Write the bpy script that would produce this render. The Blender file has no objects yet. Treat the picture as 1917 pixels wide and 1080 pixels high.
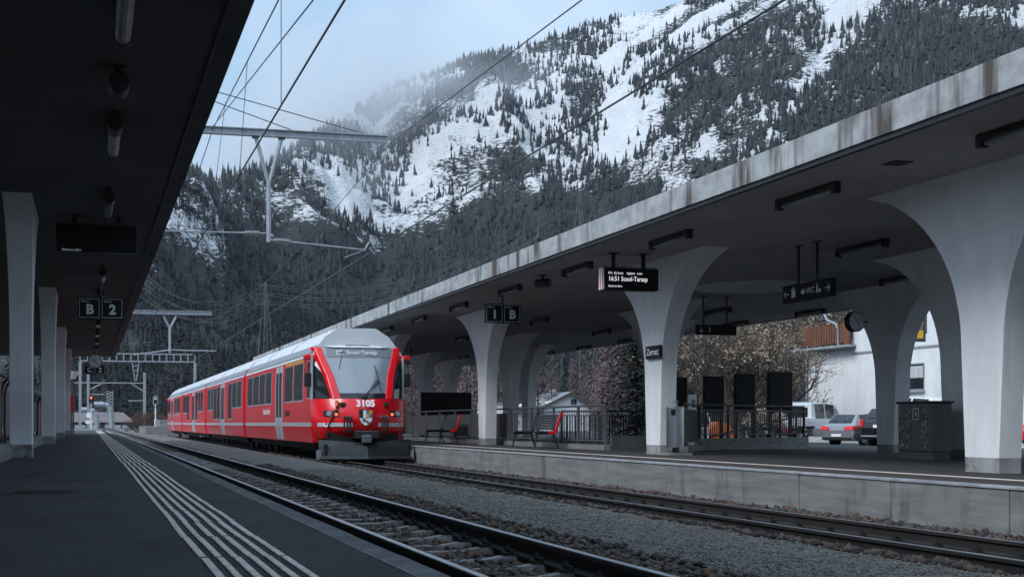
import bpy, bmesh, math, random
import numpy as np
from mathutils import Vector, Matrix

random.seed(7)
rng = np.random.RandomState(11)
sc = bpy.context.scene
C = sc.collection

# ---------------------------------------------------------------- camera
TH = math.radians(14.0); CT, ST = math.cos(TH), math.sin(TH)
FPX = 2438.0; FV = FPX / CT; VX, VY = 168.0, 792.0; EYE = 0.53
cam_d = bpy.data.cameras.new('camera')
cam = bpy.data.objects.new('camera', cam_d); C.objects.link(cam)
cam.location = (0, 0, EYE)
cam.rotation_euler = (math.radians(90), 0, -TH)
cam_d.sensor_width = 36.0
cam_d.lens = FPX / 1917.0 * 36.0
cam_d.shift_x = (958.5 - (VX + FPX * math.tan(TH))) / 1917.0
cam_d.shift_y = (VY - 540.0) / 1917.0
cam_d.clip_start = 0.05
cam_d.clip_end = 20000
sc.camera = cam

# ---------------------------------------------------------------- world: overcast daylight
w = bpy.data.worlds.new('World'); sc.world = w; w.use_nodes = True
nt = w.node_tree; nt.nodes.clear()
out = nt.nodes.new('ShaderNodeOutputWorld')
sky = nt.nodes.new('ShaderNodeTexSky'); sky.sky_type = 'NISHITA'; sky.sun_disc = False
SUN_EL, SUN_AZ = 42.0, 246.0          # degrees; azimuth measured from +Y towards +X
sky.sun_elevation = math.radians(SUN_EL); sky.sun_rotation = math.radians(SUN_AZ)
sky.air_density = 1.0; sky.dust_density = 4.0; sky.ozone_density = 1.5
b1 = nt.nodes.new('ShaderNodeBackground'); b1.inputs['Strength'].default_value = 0.07
nt.links.new(sky.outputs[0], b1.inputs[0])
tc = nt.nodes.new('ShaderNodeTexCoord')
nz = nt.nodes.new('ShaderNodeTexNoise'); nz.inputs['Scale'].default_value = 2.6; nz.inputs['Detail'].default_value = 5
nz.inputs['Roughness'].default_value = 0.55
nt.links.new(tc.outputs['Generated'], nz.inputs['Vector'])
rp = nt.nodes.new('ShaderNodeValToRGB')
rp.color_ramp.elements[0].position = 0.32; rp.color_ramp.elements[0].color = (0.36, 0.57, 0.82, 1)
rp.color_ramp.elements[1].position = 0.66; rp.color_ramp.elements[1].color = (0.68, 0.82, 0.98, 1)
nt.links.new(nz.outputs[0], rp.inputs[0])
b2 = nt.nodes.new('ShaderNodeBackground')
sep = nt.nodes.new('ShaderNodeSeparateXYZ'); nt.links.new(tc.outputs['Generated'], sep.inputs[0])
ov = nt.nodes.new('ShaderNodeMapRange')          # an overcast sky grows evenly brighter from horizon to zenith
ov.inputs['From Min'].default_value = 0.0; ov.inputs['From Max'].default_value = 1.0
ov.inputs['To Min'].default_value = 0.54; ov.inputs['To Max'].default_value = 1.12
nt.links.new(sep.outputs[2], ov.inputs['Value']); nt.links.new(ov.outputs[0], b2.inputs['Strength'])
nt.links.new(rp.outputs[0], b2.inputs[0])
mx = nt.nodes.new('ShaderNodeMixShader'); mx.inputs[0].default_value = 0.85
nt.links.new(b1.outputs[0], mx.inputs[1]); nt.links.new(b2.outputs[0], mx.inputs[2])
nt.links.new(mx.outputs[0], out.inputs[0])

sl = bpy.data.lights.new('sun', 'SUN'); sl.energy = 1.5; sl.angle = math.radians(25); sl.color = (0.96, 0.98, 1.0)
so = bpy.data.objects.new('sun', sl); C.objects.link(so)
_e, _a = math.radians(SUN_EL), math.radians(SUN_AZ)
sdir = Vector((math.sin(_a) * math.cos(_e), math.cos(_a) * math.cos(_e), math.sin(_e)))
so.rotation_euler = sdir.to_track_quat('Z', 'Y').to_euler()
so.location = (-30, -30, 60)

sc.view_settings.view_transform = 'Standard'
sc.view_settings.look = 'None'
sc.view_settings.gamma = 1.0
sc.view_settings.exposure = 0.75
sc.view_settings.use_curve_mapping = False
sc.cycles.use_denoising = True
sc.cycles.max_bounces = 8
sc.cycles.diffuse_bounces = 4
sc.cycles.glossy_bounces = 3
sc.cycles.transmission_bounces = 4
sc.cycles.volume_bounces = 1
sc.cycles.use_adaptive_sampling = True
sc.cycles.adaptive_threshold = 0.015

# ---------------------------------------------------------------- photo pixel -> place
def at_x(px, py, X):                     # on the vertical plane X = const (parallel to the track)
    d = FV * X / (px - VX)
    return Vector((X, (d - X * ST) / CT, EYE + (VY - py) * d / FPX))
def at_z(px, py, z):                     # on the level z
    d = FPX * (EYE - z) / (py - VY)
    X = (px - VX) * d / FV
    return Vector((X, (d - X * ST) / CT, z))
def at_y(px, py, Y):                     # on the plane Y = const (across the track)
    k = px - VX
    X = k * Y * CT / (FV - k * ST)
    d = Y * CT + X * ST
    return Vector((X, Y, EYE + (VY - py) * d / FPX))

# ---------------------------------------------------------------- materials
def rgb(c):
    return (c[0], c[1], c[2], 1.0)
MATS = {}
def mat(name, col, col2=None, rough=0.6, metal=0.0, scale=6.0, detail=5.0, stretch=(1, 1, 1), lo=0.35, hi=0.65,
        bump=0.0, bscale=60.0, col3=None, scale3=1.0, lo3=0.5, hi3=0.7, stretch3=(1, 1, 1), coat=0.0, emit=None, estr=0.0, coords='Object',
        spec=None, alpha=None, trans=0.0):
    m = bpy.data.materials.new(name); m.use_nodes = True
    n = m.node_tree.nodes; l = m.node_tree.links
    bs = n['Principled BSDF']
    bs.inputs['Base Color'].default_value = rgb(col)
    bs.inputs['Roughness'].default_value = rough
    bs.inputs['Metallic'].default_value = metal
    if coat: bs.inputs['Coat Weight'].default_value = coat; bs.inputs['Coat Roughness'].default_value = 0.08
    if spec is not None: bs.inputs['Specular IOR Level'].default_value = spec
    if trans: bs.inputs['Transmission Weight'].default_value = trans
    if emit:
        bs.inputs['Emission Color'].default_value = rgb(emit); bs.inputs['Emission Strength'].default_value = estr
    if col2 or bump:
        t = n.new('ShaderNodeNewGeometry')        # world position: alike pieces never repeat their grain
    def noise(sc_, st, det, vec='Object'):
        mp = n.new('ShaderNodeMapping'); mp.inputs['Scale'].default_value = st
        l.new(t.outputs['Position'], mp.inputs['Vector'])
        x = n.new('ShaderNodeTexNoise'); x.inputs['Scale'].default_value = sc_; x.inputs['Detail'].default_value = det
        x.inputs['Roughness'].default_value = 0.6
        l.new(mp.outputs[0], x.inputs['Vector'])
        return x
    def ramp(src, a, b):
        r = n.new('ShaderNodeMapRange'); r.inputs['From Min'].default_value = a; r.inputs['From Max'].default_value = b
        l.new(src, r.inputs['Value']); return r.outputs[0]
    if col2:
        x = noise(scale, stretch, detail, coords)
        mixn = n.new('ShaderNodeMix'); mixn.data_type = 'RGBA'
        mixn.inputs[6].default_value = rgb(col); mixn.inputs[7].default_value = rgb(col2)
        l.new(ramp(x.outputs[0], lo, hi), mixn.inputs[0])
        last = mixn.outputs[2]
        if col3:
            y = noise(scale3, stretch3, 4.0, coords)
            m3 = n.new('ShaderNodeMix'); m3.data_type = 'RGBA'
            l.new(last, m3.inputs[6]); m3.inputs[7].default_value = rgb(col3)
            l.new(ramp(y.outputs[0], lo3, hi3), m3.inputs[0])
            last = m3.outputs[2]
        l.new(last, bs.inputs['Base Color'])
    if bump:
        z = noise(bscale, (1, 1, 1), 4.0, coords)
        bp = n.new('ShaderNodeBump'); bp.inputs['Strength'].default_value = bump; bp.inputs['Distance'].default_value = 0.02
        l.new(z.outputs[0], bp.inputs['Height']); l.new(bp.outputs[0], bs.inputs['Normal'])
    MATS[name] = m
    return m

mat('asphalt', (0.014, 0.016, 0.017), (0.060, 0.063, 0.064), rough=0.85, scale=38, detail=6, lo=0.36, hi=0.68, bump=0.8, bscale=120,
    col3=(0.014, 0.0145, 0.015), scale3=1.1, lo3=0.46, hi3=0.66, stretch3=(1.0, 0.45, 1))
mat('asphalt_right', (0.026, 0.028, 0.030), (0.046, 0.049, 0.051), rough=0.8, scale=0.9, bump=0.3, bscale=120,
    col3=(0.025, 0.026, 0.028), scale3=0.4, lo3=0.5, hi3=0.7)
mat('asphalt_patch', (0.013, 0.0145, 0.0155), (0.030, 0.032, 0.034), rough=0.8, scale=80, detail=3, lo=0.3, hi=0.7, bump=0.6, bscale=150)
mat('brown_asphalt', (0.055, 0.042, 0.036), (0.035, 0.028, 0.025), rough=0.85, scale=3, bump=0.3, bscale=100)
mat('paint_line', (0.76, 0.66, 0.64), (0.44, 0.39, 0.38), rough=0.7, scale=14, lo=0.40, hi=0.68, bump=0.2, bscale=90,
    col3=(0.08, 0.08, 0.08), scale3=45, lo3=0.60, hi3=0.72)
mat('paint_pink', (0.82, 0.69, 0.66), (0.60, 0.50, 0.48), rough=0.7, scale=5, col3=(0.1, 0.09, 0.09), scale3=22, lo3=0.62, hi3=0.72)
mat('kerb', (0.33, 0.35, 0.37), (0.20, 0.215, 0.23), rough=0.8, scale=5, bump=0.6, bscale=70)
mat('seam', (0.012, 0.012, 0.013), rough=0.9)
mat('concrete', (0.215, 0.218, 0.218), (0.135, 0.136, 0.136), rough=0.85, scale=1.9, stretch=(1, 0.5, 5), bump=0.2, bscale=40,
    col3=(0.055, 0.050, 0.046), scale3=2.4, lo3=0.56, hi3=0.80, stretch3=(1, 1.1, 0.30))
mat('concrete_dark', (0.11, 0.115, 0.12), (0.07, 0.072, 0.075), rough=0.85, scale=2, bump=0.15, bscale=40)
mat('fascia', (0.40, 0.42, 0.43), (0.25, 0.265, 0.28), rough=0.85, scale=2.4, stretch=(1, 1.0, 1.6), bump=0.1, bscale=50,
    col3=(0.075, 0.062, 0.055), scale3=2.2, lo3=0.50, hi3=0.64, stretch3=(1, 1.0, 0.14))
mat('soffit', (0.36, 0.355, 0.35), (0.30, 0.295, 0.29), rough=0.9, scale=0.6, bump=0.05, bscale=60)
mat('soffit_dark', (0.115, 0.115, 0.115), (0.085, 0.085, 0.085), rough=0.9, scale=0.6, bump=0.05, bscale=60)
mat('white_render', (0.74, 0.755, 0.77), (0.64, 0.66, 0.68), rough=0.85, scale=2.2, stretch=(1, 1, 0.5), bump=0.25, bscale=60,
    col3=(0.46, 0.465, 0.47), scale3=1.8, lo3=0.58, hi3=0.95, stretch3=(2.0, 2.0, 0.22))
mat('plinth_paint', (0.34, 0.355, 0.37), (0.20, 0.20, 0.20), rough=0.9, scale=2.5, bump=0.2, bscale=60,
    col3=(0.12, 0.11, 0.10), scale3=3, lo3=0.55, hi3=0.7)
mat('black_metal', (0.012, 0.012, 0.014), rough=0.45)
mat('dark_metal', (0.035, 0.038, 0.042), (0.05, 0.053, 0.058), rough=0.5, metal=0.6, scale=4)
mat('grey_metal', (0.16, 0.17, 0.18), (0.11, 0.12, 0.13), rough=0.5, metal=0.4, scale=5)
mat('galvanised', (0.36, 0.39, 0.42), (0.25, 0.27, 0.30), rough=0.5, metal=0.35, scale=6)
mat('fence_panel', (0.13, 0.14, 0.15), (0.10, 0.108, 0.115), rough=0.5, metal=0.3, scale=3)
mat('steel', (0.42, 0.42, 0.43), (0.32, 0.32, 0.33), rough=0.28, metal=1.0, scale=8, stretch=(1, 1, 0.2))
mat('rail_side', (0.010, 0.009, 0.009), (0.020, 0.015, 0.013), rough=0.85, scale=3)
mat('rail_top', (0.42, 0.44, 0.47), (0.30, 0.32, 0.34), rough=0.30, metal=0.9, scale=2, stretch=(1, 0.1, 1))
mat('sleeper_steel', (0.20, 0.205, 0.21), (0.09, 0.088, 0.086), rough=0.6, metal=0.2, scale=7, col3=(0.06, 0.042, 0.034), scale3=5, lo3=0.5, hi3=0.66)
mat('sleeper_wood', (0.065, 0.052, 0.046), (0.04, 0.03, 0.026), rough=0.9, scale=5, stretch=(0.4, 3, 1))
mat('ballast_far', (0.034, 0.028, 0.025), (0.070, 0.060, 0.054), rough=0.95, scale=14, detail=8, lo=0.4, hi=0.62, bump=1.0, bscale=22,
    col3=(0.075, 0.045, 0.032), scale3=0.8, lo3=0.5, hi3=0.7)
mat('gravel_path', (0.095, 0.090, 0.082), (0.19, 0.182, 0.17), rough=0.95, scale=40, detail=8, lo=0.42, hi=0.66, bump=1.0, bscale=60,
    col3=(0.075, 0.062, 0.052), scale3=1.2, lo3=0.55, hi3=0.72)
mat('stone_a', (0.075, 0.060, 0.052), (0.045, 0.038, 0.035), rough=0.9, scale=9)
mat('red_paint', (0.80, 0.006, 0.014), (0.70, 0.006, 0.018), rough=0.30, scale=1.5, coat=0.35, col3=(0.42, 0.012, 0.016), scale3=2.5, lo3=0.58, hi3=0.80, stretch3=(1, 0.5, 0.5))
mat('train_white', (0.70, 0.73, 0.76), (0.62, 0.65, 0.68), rough=0.4, scale=0.7, stretch=(1, 1, 1), coat=0.2)
mat('train_grey', (0.20, 0.22, 0.25), (0.16, 0.175, 0.20), rough=0.35, scale=1.2)
mat('train_stripe', (0.42, 0.44, 0.47), rough=0.35)
mat('train_door', (0.40, 0.43, 0.47), (0.34, 0.37, 0.41), rough=0.4, scale=2)
mat('dark_glass', (0.018, 0.022, 0.026), rough=0.06, spec=0.6)
mat('screen_glass', (0.20, 0.24, 0.28), rough=0.05, spec=1.0, coat=1.0)
mat('window_frame', (0.50, 0.52, 0.55), rough=0.4, metal=0.5)
mat('under', (0.012, 0.012, 0.013), (0.022, 0.020, 0.019), rough=0.8, scale=5)
mat('plough', (0.022, 0.024, 0.026), (0.045, 0.047, 0.050), rough=0.4, metal=0.4, scale=2)
mat('text_white', (0.78, 0.79, 0.80), rough=0.6)
mat('sign_black', (0.007, 0.007, 0.008), rough=0.55, spec=0.3)
mat('led_white', (0.5, 0.5, 0.5), emit=(0.93, 0.95, 1.0), estr=0.5)
mat('led_dim', (0.25, 0.25, 0.25), emit=(0.9, 0.95, 1.0), estr=0.12)
mat('lamp_red', (0.6, 0.02, 0.01), rough=0.2, emit=(1.0, 0.12, 0.04), estr=1.6)
mat('lens', (0.35, 0.38, 0.42), rough=0.08, spec=1.0, coat=1.0)
mat('tube_glass', (0.30, 0.32, 0.34), (0.22, 0.24, 0.26), rough=0.25, scale=3)
mat('yellow_paint', (0.60, 0.36, 0.02), rough=0.5)
mat('orange_paint_and_light', (0.60, 0.12, 0.02), rough=0.5)
mat('wood', (0.20, 0.085, 0.045), (0.11, 0.045, 0.026), rough=0.8, scale=3, stretch=(4, 4, 0.4), bump=0.2)
mat('roof_slate', (0.16, 0.18, 0.20), (0.22, 0.24, 0.26), rough=0.8, scale=6, stretch=(1, 1, 4), bump=0.3, bscale=15)
mat('roof_brown', (0.12, 0.10, 0.10), (0.16, 0.14, 0.14), rough=0.85, scale=3)
mat('bark', (0.050, 0.040, 0.034), (0.085, 0.070, 0.060), rough=0.95, scale=8, stretch=(4, 4, 0.6), bump=0.4)
mat('needles', (0.016, 0.026, 0.024), (0.036, 0.050, 0.048), rough=0.85, scale=1.2)
mat('larch', (0.21, 0.145, 0.14), (0.12, 0.088, 0.088), rough=0.95, scale=0.5)
mat('dry_leaf', (0.30, 0.22, 0.15), (0.16, 0.10, 0.065), rough=0.9, scale=0.9, col3=(0.38, 0.34, 0.27), scale3=2.2, lo3=0.5, hi3=0.66)
mat('red_shrub', (0.16, 0.060, 0.040), (0.08, 0.04, 0.03), rough=0.95, scale=1.0)
mat('car_white', (0.70, 0.72, 0.74), rough=0.25, coat=0.6)
mat('car_silver', (0.30, 0.31, 0.33), rough=0.3, metal=0.5, coat=0.6)
mat('car_black', (0.010, 0.011, 0.013), rough=0.25, coat=0.7)
mat('tyre', (0.012, 0.012, 0.012), rough=0.85)
mat('tail_red', (0.55, 0.015, 0.02), rough=0.15, coat=0.6, emit=(1, 0.05, 0.05), estr=0.10)
mat('curtain', (0.55, 0.56, 0.58), (0.35, 0.36, 0.38), rough=0.9, scale=3, stretch=(5, 5, 0.2))
mat('snowy_ground', (0.045, 0.042, 0.038), (0.08, 0.075, 0.068), rough=0.95, scale=0.15, detail=8)
mat('insulator', (0.24, 0.25, 0.26), rough=0.3)
mat('crest_black', (0.01, 0.01, 0.01), rough=0.5)
mat('crest_blue', (0.10, 0.16, 0.32), rough=0.5)
mat('sticker', (0.06, 0.058, 0.056), (0.30, 0.29, 0.28), rough=0.5, scale=16, detail=3, lo=0.48, hi=0.60, col3=(0.28, 0.11, 0.08), scale3=11, lo3=0.62, hi3=0.66)
mat('cabinet', (0.075, 0.075, 0.072), (0.11, 0.108, 0.10), rough=0.55, scale=4)
mat('clock_face', (0.62, 0.64, 0.66), rough=0.4)

# ---------------------------------------------------------------- mesh helpers
class MB:
    def __init__(s): s.v = []; s.f = []; s.m = []; s.mi = 0
    def quad(s, *p):
        b = len(s.v); s.v += [tuple(q) for q in p]; s.f.append(tuple(range(b, b + len(p)))); s.m.append(s.mi); return s
    def raw(s, v, f):
        b = len(s.v); s.v += [tuple(q) for q in v]
        for q in f: s.f.append(tuple(b + i for i in q)); s.m.append(s.mi)
        return s
    def box(s, x0, x1, y0, y1, z0, z1):
        return s.raw([(x0,y0,z0),(x1,y0,z0),(x1,y1,z0),(x0,y1,z0),(x0,y0,z1),(x1,y0,z1),(x1,y1,z1),(x0,y1,z1)],
                     [(3,2,1,0),(4,5,6,7),(0,1,5,4),(1,2,6,5),(2,3,7,6),(3,0,4,7)])
    def cbox(s, c, h):
        return s.box(c[0]-h[0], c[0]+h[0], c[1]-h[1], c[1]+h[1], c[2]-h[2], c[2]+h[2])
    def prism(s, poly, axis, a, b):          # poly: 2D points in the two other axes (order x,y,z without axis)
        n = len(poly); v = []
        for t in (a, b):
            for p in poly:
                if axis == 0: v.append((t, p[0], p[1]))
                elif axis == 1: v.append((p[0], t, p[1]))
                else: v.append((p[0], p[1], t))
        f = [tuple(range(n))[::-1], tuple(range(n, 2 * n))]
        for i in range(n):
            j = (i + 1) % n; f.append((i, j, n + j, n + i))
        return s.raw(v, f)
    def tube(s, p0, p1, r, n=6, r1=None):
        p0, p1 = Vector(p0), Vector(p1); r1 = r if r1 is None else r1
        d = (p1 - p0)
        if d.length < 1e-6: return s
        d.normalize()
        a = Vector((0, 0, 1)) if abs(d.z) < 0.9 else Vector((1, 0, 0))
        u = d.cross(a).normalized(); w_ = d.cross(u)
        v = []
        for p, rr in ((p0, r), (p1, r1)):
            for i in range(n):
                t = 2 * math.pi * i / n
                v.append(p + u * (rr * math.cos(t)) + w_ * (rr * math.sin(t)))
        f = [tuple(range(n))[::-1], tuple(range(n, 2 * n))] + [(i, (i + 1) % n, n + (i + 1) % n, n + i) for i in range(n)]
        return s.raw(v, f)
    def path(s, pts, r, n=6):
        for a, b in zip(pts[:-1], pts[1:]): s.tube(a, b, r, n)
        return s
    def loft(s, rings, close=True, caps=True):   # rings: lists of equal length
        n = len(rings[0]); v = [p for r in rings for p in r]; f = []
        for k in range(len(rings) - 1):
            for i in range(n if close else n - 1):
                j = (i + 1) % n
                f.append((k*n+i, k*n+j, (k+1)*n+j, (k+1)*n+i))
        if caps: f += [tuple(range(n))[::-1], tuple((len(rings)-1)*n + i for i in range(n))]
        return s.raw(v, f)
    def build(s, name, m, parent=None, world=True, smooth=False, bevel=0.0, seg=1):
        me = bpy.data.meshes.new(name)
        off = Vector((0, 0, 0))
        if parent is not None and world:
            off = parent.matrix_world.translation if parent.parent is None else parent.parent.location + parent.location
            off = Vector(off)
        me.from_pydata([(p[0]-off.x, p[1]-off.y, p[2]-off.z) for p in s.v], [], s.f)
        ms = m if isinstance(m, (list, tuple)) else [m]
        for q in ms: me.materials.append(MATS[q])
        if len(ms) > 1: me.polygons.foreach_set('material_index', s.m)
        bm = bmesh.new(); bm.from_mesh(me); bmesh.ops.recalc_face_normals(bm, faces=bm.faces); bm.to_mesh(me); bm.free()
        if smooth: me.polygons.foreach_set('use_smooth', [True] * len(me.polygons))
        o = bpy.data.objects.new(name, me); C.objects.link(o)
        if parent is not None: o.parent = parent
        if bevel:
            md = o.modifiers.new('bevel', 'BEVEL'); md.width = bevel; md.segments = seg; md.limit_method = 'ANGLE'
        return o

def tag(o, label=None, cat=None, group=None, kind=None):
    if label: o['label'] = label
    if cat: o['category'] = cat
    if group: o['group'] = group
    if kind: o['kind'] = kind
    return o
def thing(name, label, cat, loc=(0, 0, 0), rz=0.0, group=None):
    o = bpy.data.objects.new(name, None); C.objects.link(o)
    o.empty_display_size = 0.2
    o.location = loc; o.rotation_euler = (0, 0, rz)
    o.matrix_world = Matrix.Translation(Vector(loc)) @ Matrix.Rotation(rz, 4, 'Z')
    return tag(o, label, cat, group)
def dup(root, loc, rz=None, label=None, group=None):
    r = root.copy(); C.objects.link(r); r.location = loc
    if rz is not None: r.rotation_euler = (0, 0, rz)
    if label: r['label'] = label
    if group: r['group'] = group
    for ch in list(root.children):
        c = ch.copy(); C.objects.link(c); c.parent = r
        for g in ch.children:
            d = g.copy(); C.objects.link(d); d.parent = c
    return r
def piece(src, parent, loc, rz=0.0, scale=None):       # one more alike piece sharing its mesh
    o = src.copy(); C.objects.link(o); o.parent = parent; o.location = loc; o.rotation_euler = (0, 0, rz)
    if scale: o.scale = scale
    return o
def text(name, s, size, m, parent, loc, rot=(math.pi/2, 0, 0), align='CENTER', bold=0.0, sx=1.0):
    cu = bpy.data.curves.new(name, 'FONT'); cu.body = s; cu.size = size; cu.align_x = align; cu.align_y = 'CENTER'
    cu.extrude = 0.0015; cu.offset = bold; cu.resolution_u = 3
    t = bpy.data.objects.new(name + '_curve', cu); C.objects.link(t)
    dg = bpy.context.evaluated_depsgraph_get()
    me = bpy.data.meshes.new_from_object(t.evaluated_get(dg))
    bpy.data.objects.remove(t); bpy.data.curves.remove(cu)
    me.materials.clear(); me.materials.append(MATS[m])
    o = bpy.data.objects.new(name, me); C.objects.link(o); o.parent = parent
    o.location = loc; o.rotation_euler = rot; o.scale = (sx, 1, 1)
    return o

# ---------------------------------------------------------------- numpy noise
_perm = rng.permutation(4096); _val = rng.rand(4096)
def vnoise(x, y, seed=0):
    x = np.asarray(x, float); y = np.asarray(y, float)
    xi = np.floor(x).astype(int); yi = np.floor(y).astype(int)
    u = x - xi; v = y - yi; u = u*u*u*(u*(u*6-15)+10); v = v*v*v*(v*(v*6-15)+10)
    def h(a, b): return _val[_perm[(_perm[(a + seed*131) & 4095] + b) & 4095]]
    return (h(xi, yi)*(1-u)+h(xi+1, yi)*u)*(1-v)+(h(xi, yi+1)*(1-u)+h(xi+1, yi+1)*u)*v
def fbm(x, y, o=5, seed=0, gain=0.5):
    s = 0; a = 1; t = 0
    for k in range(o):
        s = s + a * vnoise(x*2**k, y*2**k, seed + k); t += a; a *= gain
    return s / t
def ridged(x, y, o=5, seed=0):
    s = 0; a = 1; t = 0
    for k in range(o):
        s = s + a * (1 - abs(2*vnoise(x*2**k, y*2**k, seed + k) - 1)); t += a; a *= 0.5
    return s / t
def np_mesh(name, verts, faces, mats_, attrs=None, smooth=False):
    me = bpy.data.meshes.new(name)
    verts = np.asarray(verts, np.float32); faces = np.asarray(faces, np.int32)
    k = faces.shape[1]
    me.vertices.add(len(verts)); me.vertices.foreach_set('co', verts.ravel())
    me.loops.add(faces.size); me.loops.foreach_set('vertex_index', faces.ravel())
    me.polygons.add(len(faces)); me.polygons.foreach_set('loop_start', np.arange(0, faces.size, k, dtype=np.int32))
    me.polygons.foreach_set('loop_total', np.full(len(faces), k, np.int32))
    me.update(calc_edges=True)
    for q in mats_: me.materials.append(q if not isinstance(q, str) else MATS[q])
    for an, av in (attrs or {}).items():
        at = me.attributes.new(an, 'FLOAT', 'POINT'); at.data.foreach_set('value', np.asarray(av, np.float32).ravel())
    if smooth: me.polygons.foreach_set('use_smooth', [True]*len(faces))
    o = bpy.data.objects.new(name, me); C.objects.link(o)
    return o
# ================================================================ SETTING
ZR2, ZR1 = -0.35, -0.52            # rail tops: near track, far track
ZP1 = -0.105                       # right platform at its edge
X2, X1 = 2.73, 7.47                # track centres
def zplat(X): return ZP1 - max(0.0, X - 9.0) * 0.008
ZPARK = -0.48

g = MB(); g.quad((-9000, -9000, -1.0), (9000, -9000, -1.0), (9000, 9000, -1.0), (-9000, 9000, -1.0))
tag(g.build('ground', 'snowy_ground'), kind='structure')

# ---- left platform
lp = MB(); lp.prism([(-12, -1.2), (1.085, -1.2), (1.085, 0), (-12, 0)], 1, -8, 96)
left_platform = tag(lp.build('left_platform', 'asphalt'), kind='structure')
k = MB(); k.box(1.09, 1.20, -0.498, 0.498, -0.55, 0.006)
for i in range(9):
    x = 1.098 + i * 0.011; k.box(x, x + 0.006, -0.495, 0.495, 0.006, 0.010)
ks = k.build('kerb_stone', 'kerb', left_platform, world=False, bevel=0.003)
ks.location = (0, -1.5, 0)
for i in range(60): piece(ks, left_platform, (0, -0.5 + i, random.uniform(-0.002, 0.003)))
k = MB(); k.box(1.09, 1.20, 59, 96, -0.55, 0.006); k.build('kerb', 'kerb', left_platform)
# tactile guiding strips: six rows of laid segments
seg = MB(); seg.box(-0.0145, 0.0145, -0.45, 0.45, 0.0, 0.006)
sg = seg.build('tactile_strip', 'paint_line', left_platform, world=False, bevel=0.002); sg.location = (0.43, 1.0, 0.001)
n = 0
xs = [0.43 + i * 0.0625 for i in range(6)]
for r in range(1, 46):
    for i, x in enumerate(xs):
        y = 1.0 + r * 0.925
        dx = 0.018 * (vnoise(y * 0.35, 3.1) - 0.5) + 0.010 * (vnoise(y * 1.3, 9.1) - 0.5)
        piece(sg, left_platform, (x + float(dx) + random.uniform(-0.0015, 0.0015), y + random.uniform(-0.004, 0.004), 0.001),
              random.uniform(-0.004, 0.004), (random.uniform(0.90, 1.08), random.choice((1.0, 0.99, 0.985, 0.97, 0.93)), 1))
ts = MB()
for x in xs: ts.box(x - 0.0145, x + 0.0145, 43.1, 94, 0.001, 0.006)
tag(ts.build('tactile_strips', 'paint_line', left_platform), kind='stuff')
sm = MB()
def seam(pts, wd):
    for a, b in zip(pts[:-1], pts[1:]):
        a, b = Vector(a), Vector(b); t = (b - a).normalized(); nn = Vector((-t.y, t.x, 0)) * wd
        sm.quad(*[(p.x, p.y, 0.0035) for p in (a - nn, b - nn, b + nn, a + nn)])
arc = [at_z(110, 921, 0), at_z(118, 923.5, 0), at_z(160, 924, 0), at_z(205, 923.5, 0), at_z(250, 922, 0), at_z(290, 918, 0)]
seam(arc, 0.012)
seam([at_z(70, 855, 0), at_z(120, 854.5, 0), at_z(172, 855, 0)], 0.03)
for i in range(4):
    y = 6 + i * 9.5 + random.random(); x = -4
    pts = []
    while x < 0.3: pts.append((x, y + random.uniform(-0.05, 0.05), 0)); x += 0.35
    seam(pts, 0.006)
sm.build('asphalt_crack', 'seam', left_platform)
for (xa, xb, ya_, yb_) in ((-2.6, -0.75, 6.2, 8.9), (-0.45, 0.22, 12.5, 15.8), (-0.95, -0.1, 24.0, 29.0)):
    b = MB(); b.raw([(xa, ya_, 0.0025), (xb, ya_ + 0.06, 0.0025), (xb - 0.05, yb_, 0.0025), (xa + 0.04, yb_ - 0.08, 0.0025)], [(0, 1, 2, 3)])
    b.build('asphalt_patch', 'asphalt_patch', left_platform)
mh = at_z(330, 905, 0)
b = MB(); b.tube((-0.35, 10.4, 0.0008), (-0.35, 10.4, 0.004), 0.31, 28); cv = b.build('manhole_cover', 'rail_side', left_platform)
b = MB()
for k_ in range(7): b.box(-0.56, -0.14, 10.21 + k_*0.06, 10.235 + k_*0.06, 0.0045, 0.007)
b.build('cover_rib', 'dark_metal', cv)

# ---- right platform with its wall of cast panels
rp_ = MB(); rp_.raw([(9.02, -8, ZP1), (26, -8, zplat(26)), (26, 110, zplat(26)), (9.02, 110, ZP1), (9.04, -8, -1.3), (26, -8, -1.3), (26, 110, -1.3), (9.04, 110, -1.3)],
                [(0, 1, 2, 3), (7, 6, 5, 4), (0, 3, 7, 4), (1, 5, 6, 2), (0, 4, 5, 1), (3, 2, 6, 7)])
right_platform = tag(rp_.build('right_platform', 'asphalt_right'), kind='structure')
pan = MB(); pan.box(8.955, 9.05, -0.988, 0.988, -1.1, ZP1 - 0.035)
pn = pan.build('wall_panel', 'concrete', right_platform, world=False, bevel=0.006); 
joint_y = at_x(1667, 1000, 8.955).y
y = joint_y - 0.998 - 12 * 1.996; pn.location = (0, y, 0)
for i in range(1, 34): piece(pn, right_platform, (random.uniform(-0.004, 0.004), y + i * 1.996, random.uniform(-0.003, 0.003)))
lip = MB(); lip.box(8.94, 9.10, -8, 110, ZP1 - 0.033, ZP1 + 0.003); lip.build('platform_edge', 'kerb', right_platform, bevel=0.008)
b_ = MB(); b_.quad((9.10, -8, ZP1 + 0.0005), (9.97, -8, zplat(9.97) + 0.004), (9.97, 110, zplat(9.97) + 0.004), (9.10, 110, ZP1 + 0.0035))
b_.build('edge_strip', 'brown_asphalt', right_platform)
wl = MB(); wl.quad((9.97, -8, zplat(9.97) + 0.006), (10.2, -8, zplat(10.2) + 0.006), (10.2, 110, zplat(10.2) + 0.006), (9.97, 110, zplat(9.97) + 0.006))
wl.build('safety_line', 'paint_pink', right_platform)
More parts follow.
